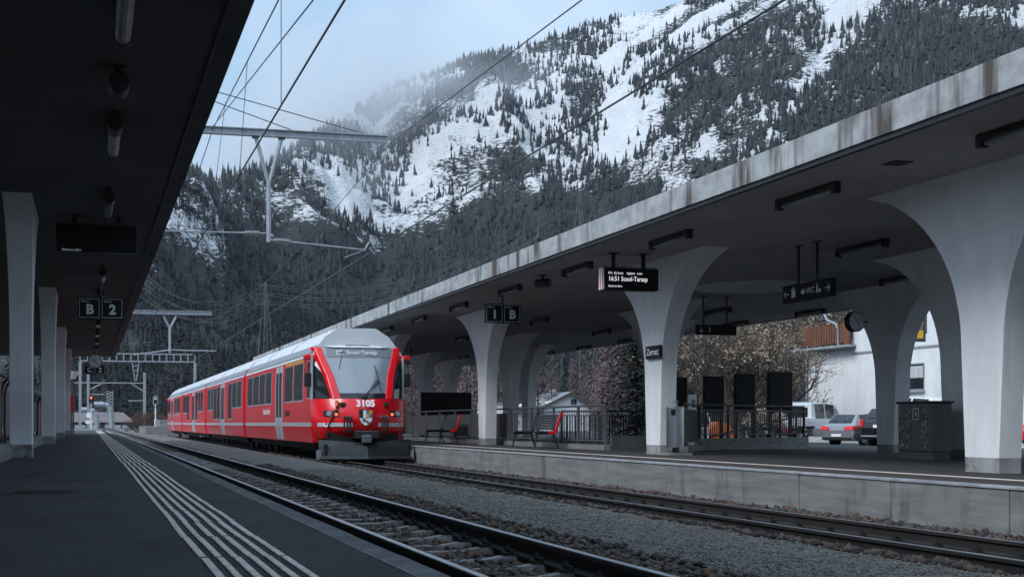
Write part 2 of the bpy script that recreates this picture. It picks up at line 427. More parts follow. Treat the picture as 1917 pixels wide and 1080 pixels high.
pk = MB(); pk.quad((26, -8, ZPARK - 0.02), (110, -8, ZPARK - 0.02), (110, 140, ZPARK - 0.02), (26, 140, ZPARK - 0.02))
tag(pk.build('parking_lot', 'asphalt_right'), kind='structure')

# ---- ballast bed: a bumpy sheet, stones on top where they can be told apart
def zbed(X, Y):
    X = np.asarray(X, float)
    z = np.interp(X, [1.15, 1.6, 2.1, 3.4, 3.75, 4.1, 5.4, 5.9, 6.4, 8.1, 8.6, 9.0], [-0.53, -0.53, -0.54, -0.54, -0.46, -0.39, -0.40, -0.53, -0.70, -0.71, -0.63, -0.60])
    return z + 0.035 * (fbm(X * 3.0, np.asarray(Y) * 3.0, 3, 5) - 0.5)
nx, ny = 64, 420
gx = np.linspace(1.15, 9.0, nx); gy = np.concatenate([np.linspace(-6, 40, 300), np.linspace(40.4, 110, ny - 300)])
GX, GY = np.meshgrid(gx, gy)
vz = zbed(GX, GY)
v = np.stack([GX, GY, vz], -1).reshape(-1, 3)
idx = np.arange(nx * ny).reshape(ny, nx)
f = np.stack([idx[:-1, :-1], idx[:-1, 1:], idx[1:, 1:], idx[1:, :-1]], -1).reshape(-1, 4)
bed = np_mesh('ballast_bed', v, f, ['ballast_far', 'gravel_path'])
cx = v[f].mean(1)
edge_l = 3.85 + 0.25 * (fbm(cx[:, 1] * 0.8, 3.0, 3, 2) - 0.5); edge_r = 5.55 + 0.5 * (fbm(cx[:, 1] * 0.6, 8.0, 3, 3) - 0.5)
bed.data.polygons.foreach_set('material_index', ((cx[:, 0] > edge_l) & (cx[:, 0] < edge_r)).astype(np.int32))
tag(bed, kind='structure')
far = MB(); far.quad((-8, 96, -0.62), (10, 110, -0.62), (10, 520, -0.62), (-8, 520, -0.62)); 
far.quad((1.0, 109, -0.63), (9.1, 109, -0.63), (9.1, 97, -0.63), (1.0, 97, -0.63))
tag(far.build('far_trackbed', 'gravel_path'), kind='structure')

def stones(name, cnt, xr, yr, smin, smax, m, seed, sel=None, tint=True):
    r = np.random.RandomState(seed)
    Y = yr[0] + (yr[1] - yr[0]) * r.rand(cnt) ** 1.6
    X = xr[0] + (xr[1] - xr[0]) * r.rand(cnt)
    if sel is not None:
        kk = sel(X, Y, r); X, Y = X[kk], Y[kk]
    nS = len(X); s = smin + (smax - smin) * r.rand(nS) ** 2
    base = np.array([[1,0,0],[-1,0,0],[0,1,0],[0,-1,0],[0,0,1],[0,0,-1]], float)
    tri = np.array([[0,2,4],[2,1,4],[1,3,4],[3,0,4],[2,0,5],[1,2,5],[3,1,5],[0,3,5]])
    V = base[None] * (0.6 + 0.7 * r.rand(nS, 6, 1)) + 0.35 * (r.rand(nS, 6, 3) - 0.5)
    V = V * s[:, None, None] * np.array([1.1, 1.1, 0.75])
    a = r.rand(nS) * 6.28; ca, sa = np.cos(a)[:, None], np.sin(a)[:, None]
    tl = (r.rand(nS) - 0.5)[:, None] * 1.2; ct, st = np.cos(tl), np.sin(tl)
    x, y, z = V[..., 0], V[..., 1], V[..., 2]
    x, z = x*ct - z*st, x*st + z*ct
    V = np.stack([x*ca - y*sa, x*sa + y*ca, z], -1)
    V += np.stack([X, Y, zbed(X, Y) + s * 0.25], -1)[:, None]
    F = (tri[None] + (np.arange(nS) * 6)[:, None, None]).reshape(-1, 3)
    o = np_mesh(name, V.reshape(-1, 3), F, [m], {'tint': np.repeat(r.rand(nS), 6), 'warm': np.repeat(r.rand(nS), 6)})
    return o
def tint_mat(name, c0, c1, c2, rough=0.9):
    m = bpy.data.materials.new(name); m.use_nodes = True; n = m.node_tree.nodes; l = m.node_tree.links
    bs = n['Principled BSDF']; bs.inputs['Roughness'].default_value = rough
    a = n.new('ShaderNodeAttribute'); a.attribute_name = 'tint'
    b = n.new('ShaderNodeAttribute'); b.attribute_name = 'warm'
    m1 = n.new('ShaderNodeMix'); m1.data_type = 'RGBA'; m1.inputs[6].default_value = rgb(c0); m1.inputs[7].default_value = rgb(c1)
    l.new(a.outputs['Fac'], m1.inputs[0])
    m2 = n.new('ShaderNodeMix'); m2.data_type = 'RGBA'; l.new(m1.outputs[2], m2.inputs[6]); m2.inputs[7].default_value = rgb(c2)
    r = n.new('ShaderNodeMapRange'); r.inputs['From Min'].default_value = 0.6; r.inputs['From Max'].default_value = 1.0; l.new(b.outputs['Fac'], r.inputs['Value'])
    l.new(r.outputs[0], m2.inputs[0]); l.new(m2.outputs[2], bs.inputs['Base Color'])
    MATS[name] = m
    return m
tint_mat('ballast_stone', (0.014, 0.012, 0.011), (0.085, 0.072, 0.064), (0.11, 0.055, 0.034))
tint_mat('grit', (0.070, 0.068, 0.064), (0.25, 0.245, 0.235), (0.11, 0.09, 0.07))
tag(stones('ballast', 26000, (1.25, 3.95), (2.5, 30), 0.018, 0.050, 'ballast_stone', 1,
           lambda X, Y, r: (abs(X - X2) < 0.40) | (abs(X - X2) > 0.60)), 'dark brown broken stone ballast around the near track', 'ballast', kind='stuff')
tag(stones('ballast', 26000, (5.35, 8.93), (7, 40), 0.022, 0.060, 'ballast_stone', 2,
           lambda X, Y, r: ((abs(X - X1) < 0.40) | (abs(X - X1) > 0.60))), 'rusty brown stone ballast along the track below the right platform wall', 'ballast', kind='stuff')
tag(stones('gravel', 30000, (3.6, 5.75), (5, 26), 0.006, 0.014, 'grit', 3), 'pale grey fine gravel strip between the two tracks', 'gravel', kind='stuff')

# ---- tracks
def rail_mesh(parent, x, zt, y0, y1):
    b = MB(); h = 0.145
    prof = [(-0.06, -h), (0.06, -h), (0.06, -h+0.012), (0.012, -h+0.03), (0.009, -0.045), (0.032, -0.032), (0.033, -0.006), (0.026, -0.0005),
            (-0.026, -0.0005), (-0.033, -0.006), (-0.032, -0.032), (-0.009, -0.045), (-0.012, -h+0.03), (-0.06, -h+0.012)]
    b.prism([(x + p[0], zt + p[1]) for p in prof], 1, y0, y1)
    r = b.build('rail', 'rail_side', parent)
    t = MB(); t.raw([(x-0.031, y0, zt-0.005), (x-0.024, y0, zt+0.001), (x+0.024, y0, zt+0.001), (x+0.031, y0, zt-0.005),
                     (x-0.031, y1, zt-0.005), (x-0.024, y1, zt+0.001), (x+0.024, y1, zt+0.001), (x+0.031, y1, zt-0.005)],
                    [(0, 1, 5, 4), (1, 2, 6, 5), (2, 3, 7, 6)])
    t.build('running_surface', 'rail_top', r)
    return r
def track(name, label, xc, zt, mt, ny_, y0, pitch):
    root = thing(name, label, 'track', (xc, 0, zt - 0.145))
    for s in (-1, 1): rail_mesh(root, xc + s * 0.53, zt, -6, 420)
    zb = zt - 0.145
    b = MB()
    prof = [(-0.95, -0.10), (-0.90, -0.015), (-0.66, 0.004), (-0.40, 0.004), (-0.22, -0.022), (0.22, -0.022), (0.40, 0.004), (0.66, 0.004), (0.90, -0.015), (0.95, -0.10)]
    rings = []
    for px_, pz in prof:
        rings.append([(px_, -0.10, pz - 0.085), (px_, -0.055, pz), (px_, 0.055, pz), (px_, 0.10, pz - 0.085)])
    b.loft(rings, close=False, caps=False)
    for r_ in (rings[0], rings[-1]): b.quad(*r_)
    sl0 = b.build('sleeper', mt, root, world=False)
    c_ = MB()
    c_.box(-0.145, 0.145, -0.055, 0.055, 0.0045, 0.016)
    for sx in (-1, 1):
        c_.box(sx*0.105 - 0.035, sx*0.105 + 0.035, -0.05, 0.05, 0.010, 0.03)
        c_.box(sx*0.085 - 0.03, sx*0.085 + 0.03, -0.03, 0.03, 0.025, 0.048)
        c_.tube((sx*0.105, 0, 0.02), (sx*0.105, 0, 0.085), 0.014, 6)
        c_.tube((sx*0.105, 0, 0.04), (sx*0.105, 0, 0.07), 0.024, 6)
        c_.tube((sx*0.065, -0.035, 0.02), (sx*0.115, -0.03, 0.06), 0.010, 5)
        c_.tube((sx*0.065, 0.035, 0.02), (sx*0.115, 0.03, 0.06), 0.010, 5)
    fa = c_.build('fastening', 'rail_side', sl0, world=False); fa.location = (-0.53, 0, 0)
    fb = fa.copy(); C.objects.link(fb); fb.parent = sl0; fb.location = (0.53, 0, 0)
    sl0.location = (0, y0, 0)
    for i in range(1, ny_):
        o = piece(sl0, root, (random.uniform(-0.01, 0.01), y0 + i * pitch + random.uniform(-0.02, 0.02), random.uniform(-0.006, 0.004)), random.uniform(-0.02, 0.02))
        for ch in (fa, fb):
            q = ch.copy(); C.objects.link(q); q.parent = o
    return root
track('railway_track', 'empty near railway track with pale steel sleepers beside the left platform', X2, ZR2, 'sleeper_steel', 75, 2.2, 0.62)
track('railway_track', 'railway track under the red train with brown sleepers by the platform wall', X1, ZR1, 'sleeper_wood', 55, 6.0, 0.62)

# ================================================================ MOUNTAIN
naz, nr = 700, 430
az = np.radians(np.linspace(-16, 54, naz))
rr = np.concatenate([np.linspace(110, 1400, 120), np.linspace(1408, 5000, 275), np.linspace(5060, 7200, 35)])
AZ, RR = np.meshgrid(az, rr)                   # (nr, naz)
pxs = VX + FV * np.sin(AZ) / np.cos(AZ - TH)   # photo column of a direction
sil_x = [-400, 0, 150, 330, 400, 450, 520, 560, 620, 660, 700, 750, 800, 850, 900, 950, 1000, 1050, 1100, 1150, 1200, 1260, 1400, 1600, 1917, 2600, 3600]
sil_y = [470, 440, 400, 340, 330, 322, 300, 275, 235, 205, 182, 160, 143, 125, 106, 92, 84, 64, 44, 34, 20, 5, -40, -90, -170, -200, -150]
ridge_el = (VY - np.interp(pxs, sil_x, sil_y)) / FPX * np.cos(AZ - TH)          # tan of elevation at the ridge
r0 = np.interp(pxs, [-400, 300, 700, 1100, 1500, 2200, 3600], [1050, 1150, 1500, 1400, 1250, 1150, 1150])
zb = np.interp(pxs, [-400, 300, 700, 1100, 1500, 2200, 3600], [105, 110, 105, 100, 120, 130, 130])
slope = np.interp(pxs, [-400, 300, 560, 800, 1200, 1917, 3600], [0.50, 0.52, 0.62, 0.66, 0.68, 0.70, 0.70])
rridge = (slope * r0 - zb) / np.maximum(slope - ridge_el, 0.05)
t1 = np.clip((RR - 400) / (r0 - 400), 0, 1)
low = zb * (0.25 * t1 + 0.75 * t1 ** 1.6)
up = np.clip(RR - r0, 0, None); span = np.maximum(rridge - r0, 50)
q = up / span
rise = slope * up
z = low + np.where(q < 1, rise, slope * span - 0.35 * (up - span))
wx = RR * np.sin(AZ); wy = RR * np.cos(AZ)
u = AZ * 2900 + (RR - 1400) * 0.34
gul = ridged(u / 210.0, RR / 1500.0, 4, 20) - 0.6
big = fbm(wx / 640.0, wy / 640.0, 4, 31) - 0.5
fine = ridged(wx / 95.0, wy / 95.0, 5, 44) - 0.6
cl = np.exp(-((pxs - 860) / 190.0) ** 2) * np.exp(-((q - 0.45) / 0.25) ** 2)      # the banded cliff
stepn = np.sin((z / 22.0 + 1.8 * fbm(wx / 130, wy / 130, 3, 50)) * 2.0) * cl
env = np.clip(q * 3, 0, 1) * np.where(q < 1, np.clip((1.02 - q) * 4, 0.12, 1), 0.3)
env0 = np.clip((RR - 420) / 400, 0, 1)
z = z + env * (85 * gul + 90 * big + 40 * fine + 13 * stepn + 14 * (ridged(wx / 38.0, wy / 38.0, 3, 61) - 0.6)) + env0 * (1 - np.clip(q * 3, 0, 1)) * (40 * big + 8 * fine)
z = np.where(RR > 4500, np.maximum(z, 20.0), z) - 1.6
def photo_y(X, Y, Z): return VY - (Z - EYE) * FPX / (Y * CT + X * ST)
pys = photo_y(wx, wy, z)
# where woods, snow and rock lie on the slopes
ctrl = """1200,30,.15 1300,30,.25 1400,30,.4 1500,30,.35 1600,30,.35 1700,30,.9 1800,30,.85 1900,30,.7 2200,30,.8 1000,80,.5 1060,80,.35 1100,80,.4 1200,80,.45
1300,80,.5 1400,80,.5 1500,80,.4 1560,80,.05 1600,80,.6 1700,80,.95 1800,80,.9 1900,80,.8 900,130,.75 950,130,.6 1000,130,.6 1100,130,.6 1160,130,.05 1490,130,.75 1580,130,.95 1455,180,.6 1535,180,.95 1395,230,.6 1485,230,.95 1290,280,.5 1375,280,.6 1605,60,.85 1515,60,.6 1650,60,.95 1440,130,.8 1300,180,.75 1350,230,.7 1250,130,.6
1350,130,.6 1430,130,.7 1480,130,.5 1530,130,.05 1600,130,.95 1900,130,.9 800,180,.5 850,180,.7 900,180,.5 1000,180,.35 1100,180,.6 1160,180,.1 1200,180,.4 1280,180,.7
1400,180,.8 1450,180,.4 1490,180,.05 1560,180,.95 1700,180,1 700,230,.35 760,230,.5 800,230,.7 850,230,.3 900,230,.2 1000,230,.15 1060,230,.4 1100,230,.65 1160,230,.15
1220,230,.35 1300,230,.65 1400,230,.3 1440,230,.05 1500,230,.9 560,280,.7 650,280,.6 700,280,.35 760,280,.4 800,280,.15 900,280,.08 1000,280,.12 1080,280,.6 1120,280,.4
1170,280,.12 1220,280,.4 1260,280,.4 1330,280,.05 1380,280,.2 1430,280,.95 350,330,.95 450,330,.9 520,330,.7 560,330,.5 600,330,.45 700,330,.2 800,330,.1 900,330,.1
1000,330,.25 1060,330,.6 1100,330,.7 1150,330,.7 1200,330,.3 1260,330,.2 1330,330,.9 350,380,.8 450,380,.85 550,380,.45 650,380,.3 720,380,.1 800,380,.12 880,380,.15 960,380,.6
1040,380,1 1200,380,1 350,430,.75 450,430,.85 550,430,.85 650,430,.7 720,430,.3 800,430,.45 880,430,.9 960,430,1 1200,430,1 350,490,.9 500,490,1 640,490,1 735,470,.3 760,490,1 900,490,1
350,560,1 600,560,1 900,560,1 1300,560,1 300,640,.8 410,650,.5 600,640,.9 900,640,1 300,720,.8 500,720,.9 900,720,.9 1300,700,1""".split()
ctrl = np.array([[float(t) for t in s.split(',')] for s in ctrl])
def woods(PX, PY):
    PX = np.asarray(PX); sh = PX.shape; P = np.stack([PX.ravel(), np.clip(np.asarray(PY).ravel(), -60, 760)], -1)
    num = np.zeros(len(P)); den = np.full(len(P), 1e-9)
    for cx_, cy_, cv in ctrl:
        d2 = (P[:, 0]-cx_)**2 + (P[:, 1]-cy_)**2 + 150
        w_ = 1.0 / d2 ** 2; num += w_ * cv; den += w_
    return (num / den).reshape(sh)
wood = woods(pxs, pys)
snow = np.clip(1.15 - wood * 0.55, 0, 1) * np.clip((np.interp(pxs, [300, 800, 1000], [540, 500, 460]) - pys) / 120.0, 0, 1)
snow = np.maximum(snow, 0.0)
rock = np.clip(0.36 + cl * 0.26 + 1.6 * (fbm(wx / 170, wy / 170, 5, 70) - 0.5) + 0.35 * (wood - 0.3) - 1.2 * (fine + 0.02), 0, 1)
V = np.stack([wx, wy, z], -1).reshape(-1, 3)
idx = np.arange(naz * nr).reshape(nr, naz)
F = np.stack([idx[:-1, :-1], idx[:-1, 1:], idx[1:, 1:], idx[1:, :-1]], -1).reshape(-1, 4)
mm = bpy.data.materials.new('mountain_side'); mm.use_nodes = True
n = mm.node_tree.nodes; l = mm.node_tree.links; bs = n['Principled BSDF']; bs.inputs['Roughness'].default_value = 0.95
tcn = n.new('ShaderNodeTexCoord')
def nz_(scale, det=6, st=(1, 1, 1)):
    mp = n.new('ShaderNodeMapping'); mp.inputs['Scale'].default_value = st; l.new(tcn.outputs['Object'], mp.inputs[0])
    x = n.new('ShaderNodeTexNoise'); x.inputs['Scale'].default_value = scale; x.inputs['Detail'].default_value = det; x.inputs['Roughness'].default_value = 0.65
    l.new(mp.outputs[0], x.inputs['Vector']); return x.outputs[0]
def math_(op, a, b=None, clamp=False):
    x = n.new('ShaderNodeMath'); x.operation = op; x.use_clamp = clamp
    for i, q_ in enumerate((a, b)):
        if q_ is None: continue
        if isinstance(q_, (int, float)): x.inputs[i].default_value = q_
        else: l.new(q_, x.inputs[i])
    return x.outputs[0]
sa = n.new('ShaderNodeAttribute'); sa.attribute_name = 'snow'
ra = n.new('ShaderNodeAttribute'); ra.attribute_name = 'rock'
n1 = nz_(0.022, 9, (1, 1, 1.6)); n2 = nz_(0.060, 9, (1, 1, 4.0))
n3 = nz_(0.16, 7, (1, 1, 2.2))
cov = math_('SUBTRACT', math_('ADD', math_('ADD', sa.outputs['Fac'], math_('MULTIPLY', math_('SUBTRACT', n1, 0.5), 1.3)), math_('MULTIPLY', math_('SUBTRACT', n3, 0.5), 2.2)), math_('MULTIPLY', ra.outputs['Fac'], math_('MULTIPLY', n2, 2.1)))
mr = n.new('ShaderNodeMapRange'); mr.inputs['From Min'].default_value = 0.36; mr.inputs['From Max'].default_value = 0.58; l.new(cov, mr.inputs['Value'])
rk = n.new('ShaderNodeMix'); rk.data_type = 'RGBA'; rk.inputs[6].default_value = (0.012, 0.013, 0.014, 1); rk.inputs[7].default_value = (0.10, 0.10, 0.10, 1); l.new(math_('MULTIPLY', n3, n2), rk.inputs[0])
mxn = n.new('ShaderNodeMix'); mxn.data_type = 'RGBA'; l.new(mr.outputs[0], mxn.inputs[0]); l.new(rk.outputs[2], mxn.inputs[6]); mxn.inputs[7].default_value = (0.80, 0.82, 0.85, 1)
l.new(mxn.outputs[2], bs.inputs['Base Color'])
bpn = n.new('ShaderNodeBump'); bpn.inputs['Strength'].default_value = 1.0; bpn.inputs['Distance'].default_value = 9.0; l.new(n3, bpn.inputs['Height']); l.new(bpn.outputs[0], bs.inputs['Normal'])
mount = np_mesh('mountain', V, F, [mm], {'snow': snow, 'rock': rock}, smooth=True)
tag(mount, kind='structure')

# ---- the woods on the slopes: one mass of conifers
def tri_interp(A, ia, ir):
    i0 = np.clip(np.floor(ia).astype(int), 0, naz-2); j0 = np.clip(np.floor(ir).astype(int), 0, nr-2)
    a = ia - i0; b = ir - j0
    return (A[j0, i0]*(1-a)+A[j0, i0+1]*a)*(1-b)+(A[j0+1, i0]*(1-a)+A[j0+1, i0+1]*a)*b
def wood_points(NT, ra, rb, pw):
    ia = rng.rand(NT) * (naz - 1)
    rsel = ra + (rb - ra) * rng.rand(NT) ** pw
    ir = np.interp(rsel, rr, np.arange(nr))
    tx, ty, tz = (tri_interp(A, ia, ir) for A in (wx, wy, z))
    tq = tri_interp(q, ia, ir)
    tpx = tri_interp(pxs, ia, ir); tpy = photo_y(tx, ty, tz)
    dens = woods(tpx, tpy)
    clump = fbm(tx / 80, ty / 80, 4, 90)
    keep = (rng.rand(NT) < np.clip(dens * 1.15 + 2.2 * (clump - 0.5) * (dens < 0.97), 0, 1) ** 1.5) & (tq < 1.04) & (tpy > -30) & (tpx > -40) & (tpx < 2050)
    # slopes behind the right canopy stand unseen: no trees there
    keep &= ~((tpx > 640) & (tpy > 480 - 0.4033 * (tpx - 960) + 40) & (tpy < np.interp(tpx, [640, 1007, 1595, 2200], [700, 640, 560, 500]) - 30))
    return tx[keep], ty[keep], tz[keep], tq[keep]
def wood_mass(tx, ty, tz, tq, layers, rings_n):
    nT = len(tx)
    H = np.interp(tq, [0, 0.5, 1.0], [18, 17, 15]) * (0.45 + 0.8 * rng.rand(nT)); Wd = H * (0.14 + 0.08 * rng.rand(nT))
    per = len(layers) * (rings_n + 1)
    VV = np.zeros((nT, per, 3), np.float32); ff = []
    for li, (a, b, wr) in enumerate(layers):
        o0 = li * (rings_n + 1)
        VV[:, o0, 2] = tz + H * b; VV[:, o0, 0] = tx; VV[:, o0, 1] = ty
        ph = rng.rand(nT) * 6.28
        for i in range(rings_n):
            rad = Wd * wr * (0.45 + 1.0 * rng.rand(nT))
            VV[:, o0+1+i, 0] = tx + rad * np.cos(ph + 6.2832*i/rings_n); VV[:, o0+1+i, 1] = ty + rad * np.sin(ph + 6.2832*i/rings_n)
            VV[:, o0+1+i, 2] = tz + H * (a + 0.20 * (rng.rand(nT) - 0.5))
        for i in range(rings_n): ff.append((o0, o0+1+i, o0+1+(i+1) % rings_n))
    FF = (np.array(ff)[None] + (np.arange(nT) * per)[:, None, None]).reshape(-1, 3)
    return VV.reshape(-1, 3), FF, np.repeat(rng.rand(nT), per), np.repeat(rng.rand(nT) * np.clip(0.62 + 0.4*tq, 0, 1), per)
def feather_tree(nb, R, p, droop, wid, seed, lo=0.08):
    """one conifer of unit height: a thin stem and nb single blades standing off it"""
    r = np.random.RandomState(seed)
    V, F = [(-0.008, 0, 0), (0.008, 0, 0), (0, 0.004, 1.0), (0, -0.008, 0), (0, 0.008, 0)], [(0, 1, 2), (3, 4, 2)]
    for k in range(nb):
        h = lo + (0.97 - lo) * (k + r.rand()) / nb
        a = r.rand() * 6.2832; L = R * (1 - h) ** p * (0.55 + 0.6 * r.rand()) + 0.012
        c_, s_ = math.cos(a), math.sin(a); w_ = wid * (0.6 + 0.8*r.rand()) * (0.35 + (1-h))
        dz = -droop * L * (0.4 + r.rand()) + 0.02
        b = len(V)
        V += [(-s_*w_*0.5, c_*w_*0.5, h + 0.02), (s_*w_*0.5, -c_*w_*0.5, h + 0.005), (c_*L - s_*w_*0.4, s_*L + c_*w_*0.4, h + dz), (c_*L*0.85 + s_*w_*0.6, s_*L*0.85 - c_*w_*0.6, h + dz - 0.015)]
        F += [(b, b+1, b+2), (b+1, b+3, b+2)]
    return np.array(V), np.array(F)
def plant(templates, tx, ty, tz, H):
    VS, FS, T1, T2 = [], [], [], []; off = 0
    pick = rng.randint(0, len(templates), len(tx))
    for k, (V, F) in enumerate(templates):
        sel = np.where(pick == k)[0]; n_ = len(sel)
        if not n_: continue
        a = rng.rand(n_) * 6.28; ca, sa = np.cos(a)[:, None], np.sin(a)[:, None]
        x, y, zz = V[None, :, 0] * H[sel, None], V[None, :, 1] * H[sel, None], V[None, :, 2] * H[sel, None]
        W = np.stack([x*ca - y*sa + tx[sel, None], x*sa + y*ca + ty[sel, None], zz + tz[sel, None]], -1).reshape(-1, 3)
        VS.append(W); FS.append((F[None] + (np.arange(n_) * len(V))[:, None, None]).reshape(-1, 3) + off); off += len(W)
        T1.append(np.repeat(rng.rand(n_), len(V))); T2.append(np.repeat(rng.rand(n_), len(V)))
    return np.concatenate(VS), np.concatenate(FS), np.concatenate(T1), np.concatenate(T2)
far_p = wood_points(330000, 1450, 5200, 0.85)
near_p = wood_points(30000, 430, 1450, 0.9)
A1 = wood_mass(*far_p, [(0.05, 0.70, 1.0), (0.42, 1.0, 0.55)], 4)
spruce = [feather_tree(34, 0.19, 0.85, 0.35, 0.085, 100 + k) for k in range(5)]
A2 = plant(spruce, near_p[0], near_p[1], near_p[2], np.interp(np.hypot(near_p[0], near_p[1]), [430, 800, 1450], [9, 14, 16.5]) * (0.55 + 0.6 * rng.rand(len(near_p[0]))))
VV = np.concatenate([A1[0], A2[0]]); FF = np.concatenate([A1[1], A2[1] + len(A1[0])])
nT = len(far_p[0]) + len(near_p[0])
tint_mat('conifer_mass', (0.005, 0.007, 0.008), (0.024, 0.029, 0.031), (0.085, 0.092, 0.098))
forest = np_mesh('forest', VV, FF, ['conifer_mass'], {'tint': np.concatenate([A1[2], A2[2]]), 'warm': np.concatenate([A1[3], A2[3] * 0.70])})
tag(forest, 'dark conifer woods covering the slopes of the snowy mountain', 'forest', kind='stuff')
import sys; sys.stderr.write('forest %d %d tris %d\n' % (len(far_p[0]), len(near_p[0]), len(FF)))
def ground_z(x, y):
    r = math.hypot(x, y); a = math.atan2(x, y)
    return float(tri_interp(z, np.array([(a - az[0]) / (az[1] - az[0])]), np.array([np.interp(r, rr, np.arange(nr))]))[0])
# ================================================================ CANOPIES
ZS = EYE + 3.40                     # soffit level of both canopies
def flare_column(parent, xc, hx, yc, hy, zbase, ztop, a=2.6, xfl=0.12, batter=0.10, m='white_render'):
    z0, bb = EYE + 1.2, 2.25
    rings = []
    zs = list(np.linspace(zbase + 0.20, z0, 6)) + list(np.linspace(z0, ztop, 15)[1:])
    for zz in zs:
        k = (zz - zbase) / (z0 - zbase)
        t = min(max((zz - z0) / bb, 0), 0.999)
        o = a * (1 - math.sqrt(1 - t * t)) + batter * min(k, 1.25)
        s = xfl * t * t
        rings.append([(xc-hx-s, yc-hy-o, zz), (xc+hx+s, yc-hy-o, zz), (xc+hx+s, yc+hy+o, zz), (xc-hx-s, yc+hy+o, zz)])
    c_ = MB().loft(rings).build('column', m, parent)
    p = MB(); p.box(xc-hx-0.004, xc+hx+0.004, yc-hy-0.012, yc+hy+0.012, zbase - 0.05, zbase + 0.20)
    p.build('plinth', 'plinth_paint', c_, bevel=0.01)
    return c_

# ---- right canopy
rc = thing('platform_canopy', 'long concrete canopy on white arched columns over the right platform', 'canopy', (9.3, 0, ZP1))
s = MB(); s.box(9.36, 22.0, -12, 74, ZS, ZS + 0.40); s.build('roof_slab', 'soffit', rc)
fz0, fz1 = ZS + 0.06, ZS + 0.43
fp = MB(); fp.box(-0.06, 0.052, -1.996, 1.996, fz0, fz1)
fo = fp.build('fascia', 'fascia', rc, world=False, bevel=0.004); fo.location = (0.0, -10, -ZP1)
for i in range(1, 22): piece(fo, rc, (random.uniform(-0.003, 0.003), -10 + i * 4.0, -ZP1 + random.uniform(-0.002, 0.002)))
dr = MB(); dr.box(9.275, 9.358, -12, 74, ZS - 0.002, fz0 - 0.002); dr.build('drip_edge', 'black_metal', rc)
b_ = MB(); b_.box(22.002, 22.08, -12, 74, ZS - 0.02, ZS + 0.43); b_.build('rear_fascia', 'fascia', rc)
COLS = [(11.72, y, 0.17) for y in (15.03, 25.48, 37.85, 51.0)] + [(16.2, y, 0.20) for y in (21.6, 35.3, 49.2, 63.0)] + [(19.2, y, 0.20) for y in (28.3, 42.0, 55.7, 68.9)]
for x, y, hx in COLS: flare_column(rc, x, hx, y, 0.33, zplat(x), ZS + 0.01)
vt = MB(); p = at_z(1680, 305, ZS)
vt.box(p.x - 0.14, p.x + 0.14, p.y - 0.14, p.y + 0.14, ZS - 0.012, ZS - 0.001); vt.build('vent', 'dark_metal', rc)
dm = MB(); pc = at_z(1412, 536, ZS)
ring = [(pc.x + 1.5*math.cos(t*math.pi/16), pc.y + 1.5*math.sin(t*math.pi/16)) for t in range(32)]
dm.prism(ring, 2, ZS - 0.03, ZS - 0.002); dm.build('soffit_disc', 'white_render', rc, bevel=0.01)  # thin pale disc set flat against the soffit

# ---- left canopy
lc = thing('platform_canopy', 'dark flat canopy on slim columns over the left platform', 'canopy', (-1.0, 0, 0))
s = MB(); s.box(-11.5, 1.10, -10, 68.5, ZS, ZS + 0.38); s.build('roof_slab', 'soffit_dark', lc)  # widened leftwards out of view to keep side sun off the platform
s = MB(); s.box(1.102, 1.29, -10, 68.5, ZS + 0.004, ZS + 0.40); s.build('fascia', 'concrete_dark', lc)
s = MB(); s.box(1.075, 1.100, -10, 68.5, ZS - 0.03, ZS - 0.001); s.build('drip_edge', 'black_metal', lc)
for y in (7.5, 21.4, 35.2, 49.0, 62.8):
    if y > 10: flare_column(lc, -1.04, 0.165, y, 0.26, 0.0, ZS + 0.01, a=1.3, xfl=0.05, batter=0.05)

# ---- lamps
def tube_lamp(name, label, group, loc):
    t = thing(name, label, 'lamp', loc, 0, group)
    b = MB(); b.box(-0.055, 0.055, -0.78, 0.78, -0.075, -0.008); b.build('housing', 'black_metal', t, world=False, bevel=0.008)
    b = MB(); b.tube((0, -0.70, -0.115), (0, 0.70, -0.115), 0.030, 10); b.build('tube', 'tube_glass', t, world=False, smooth=True)
    for sy in (-1, 1):
        b = MB(); b.box(-0.06, 0.06, sy*0.77 - 0.05, sy*0.77 + 0.05, -0.165, -0.004); b.build('end_cap', 'black_metal', t, world=False, bevel=0.012)
    return t
l0 = None
def put_lamps(X, ys, label, group):
    global l0
    for y in ys:
        loc = (X, y, ZS - 0.001)
        if l0 is None: l0 = tube_lamp('tube_lamp', label, group, loc)
        else: dup(l0, loc, None, label, group)
def Yd(d, X): return (d - X * ST) / CT
put_lamps(10.2, [Yd(19.1 + 4.5 * i, 10.2) for i in range(-1, 9)], 'black tube lamp under the right canopy along its track side edge', 'tube lamps along the track edge')
put_lamps(14.2, [Yd(24.7 + 8.85 * i, 14.2) for i in range(0, 5)], 'black tube lamp under the right canopy between the front columns and the middle ones', 'tube lamps behind the front columns')
put_lamps(18.15, [Yd(30.0 + 8.8 * i, 18.15) for i in range(0, 5)], 'black tube lamp under the right canopy between the two rear column rows', 'tube lamps between the rear columns')
put_lamps(21.1, [Yd(39.3 + 4.5 * i, 21.1) for i in range(-1, 7)], 'black tube lamp under the rear edge of the right canopy', 'tube lamps along the rear edge')
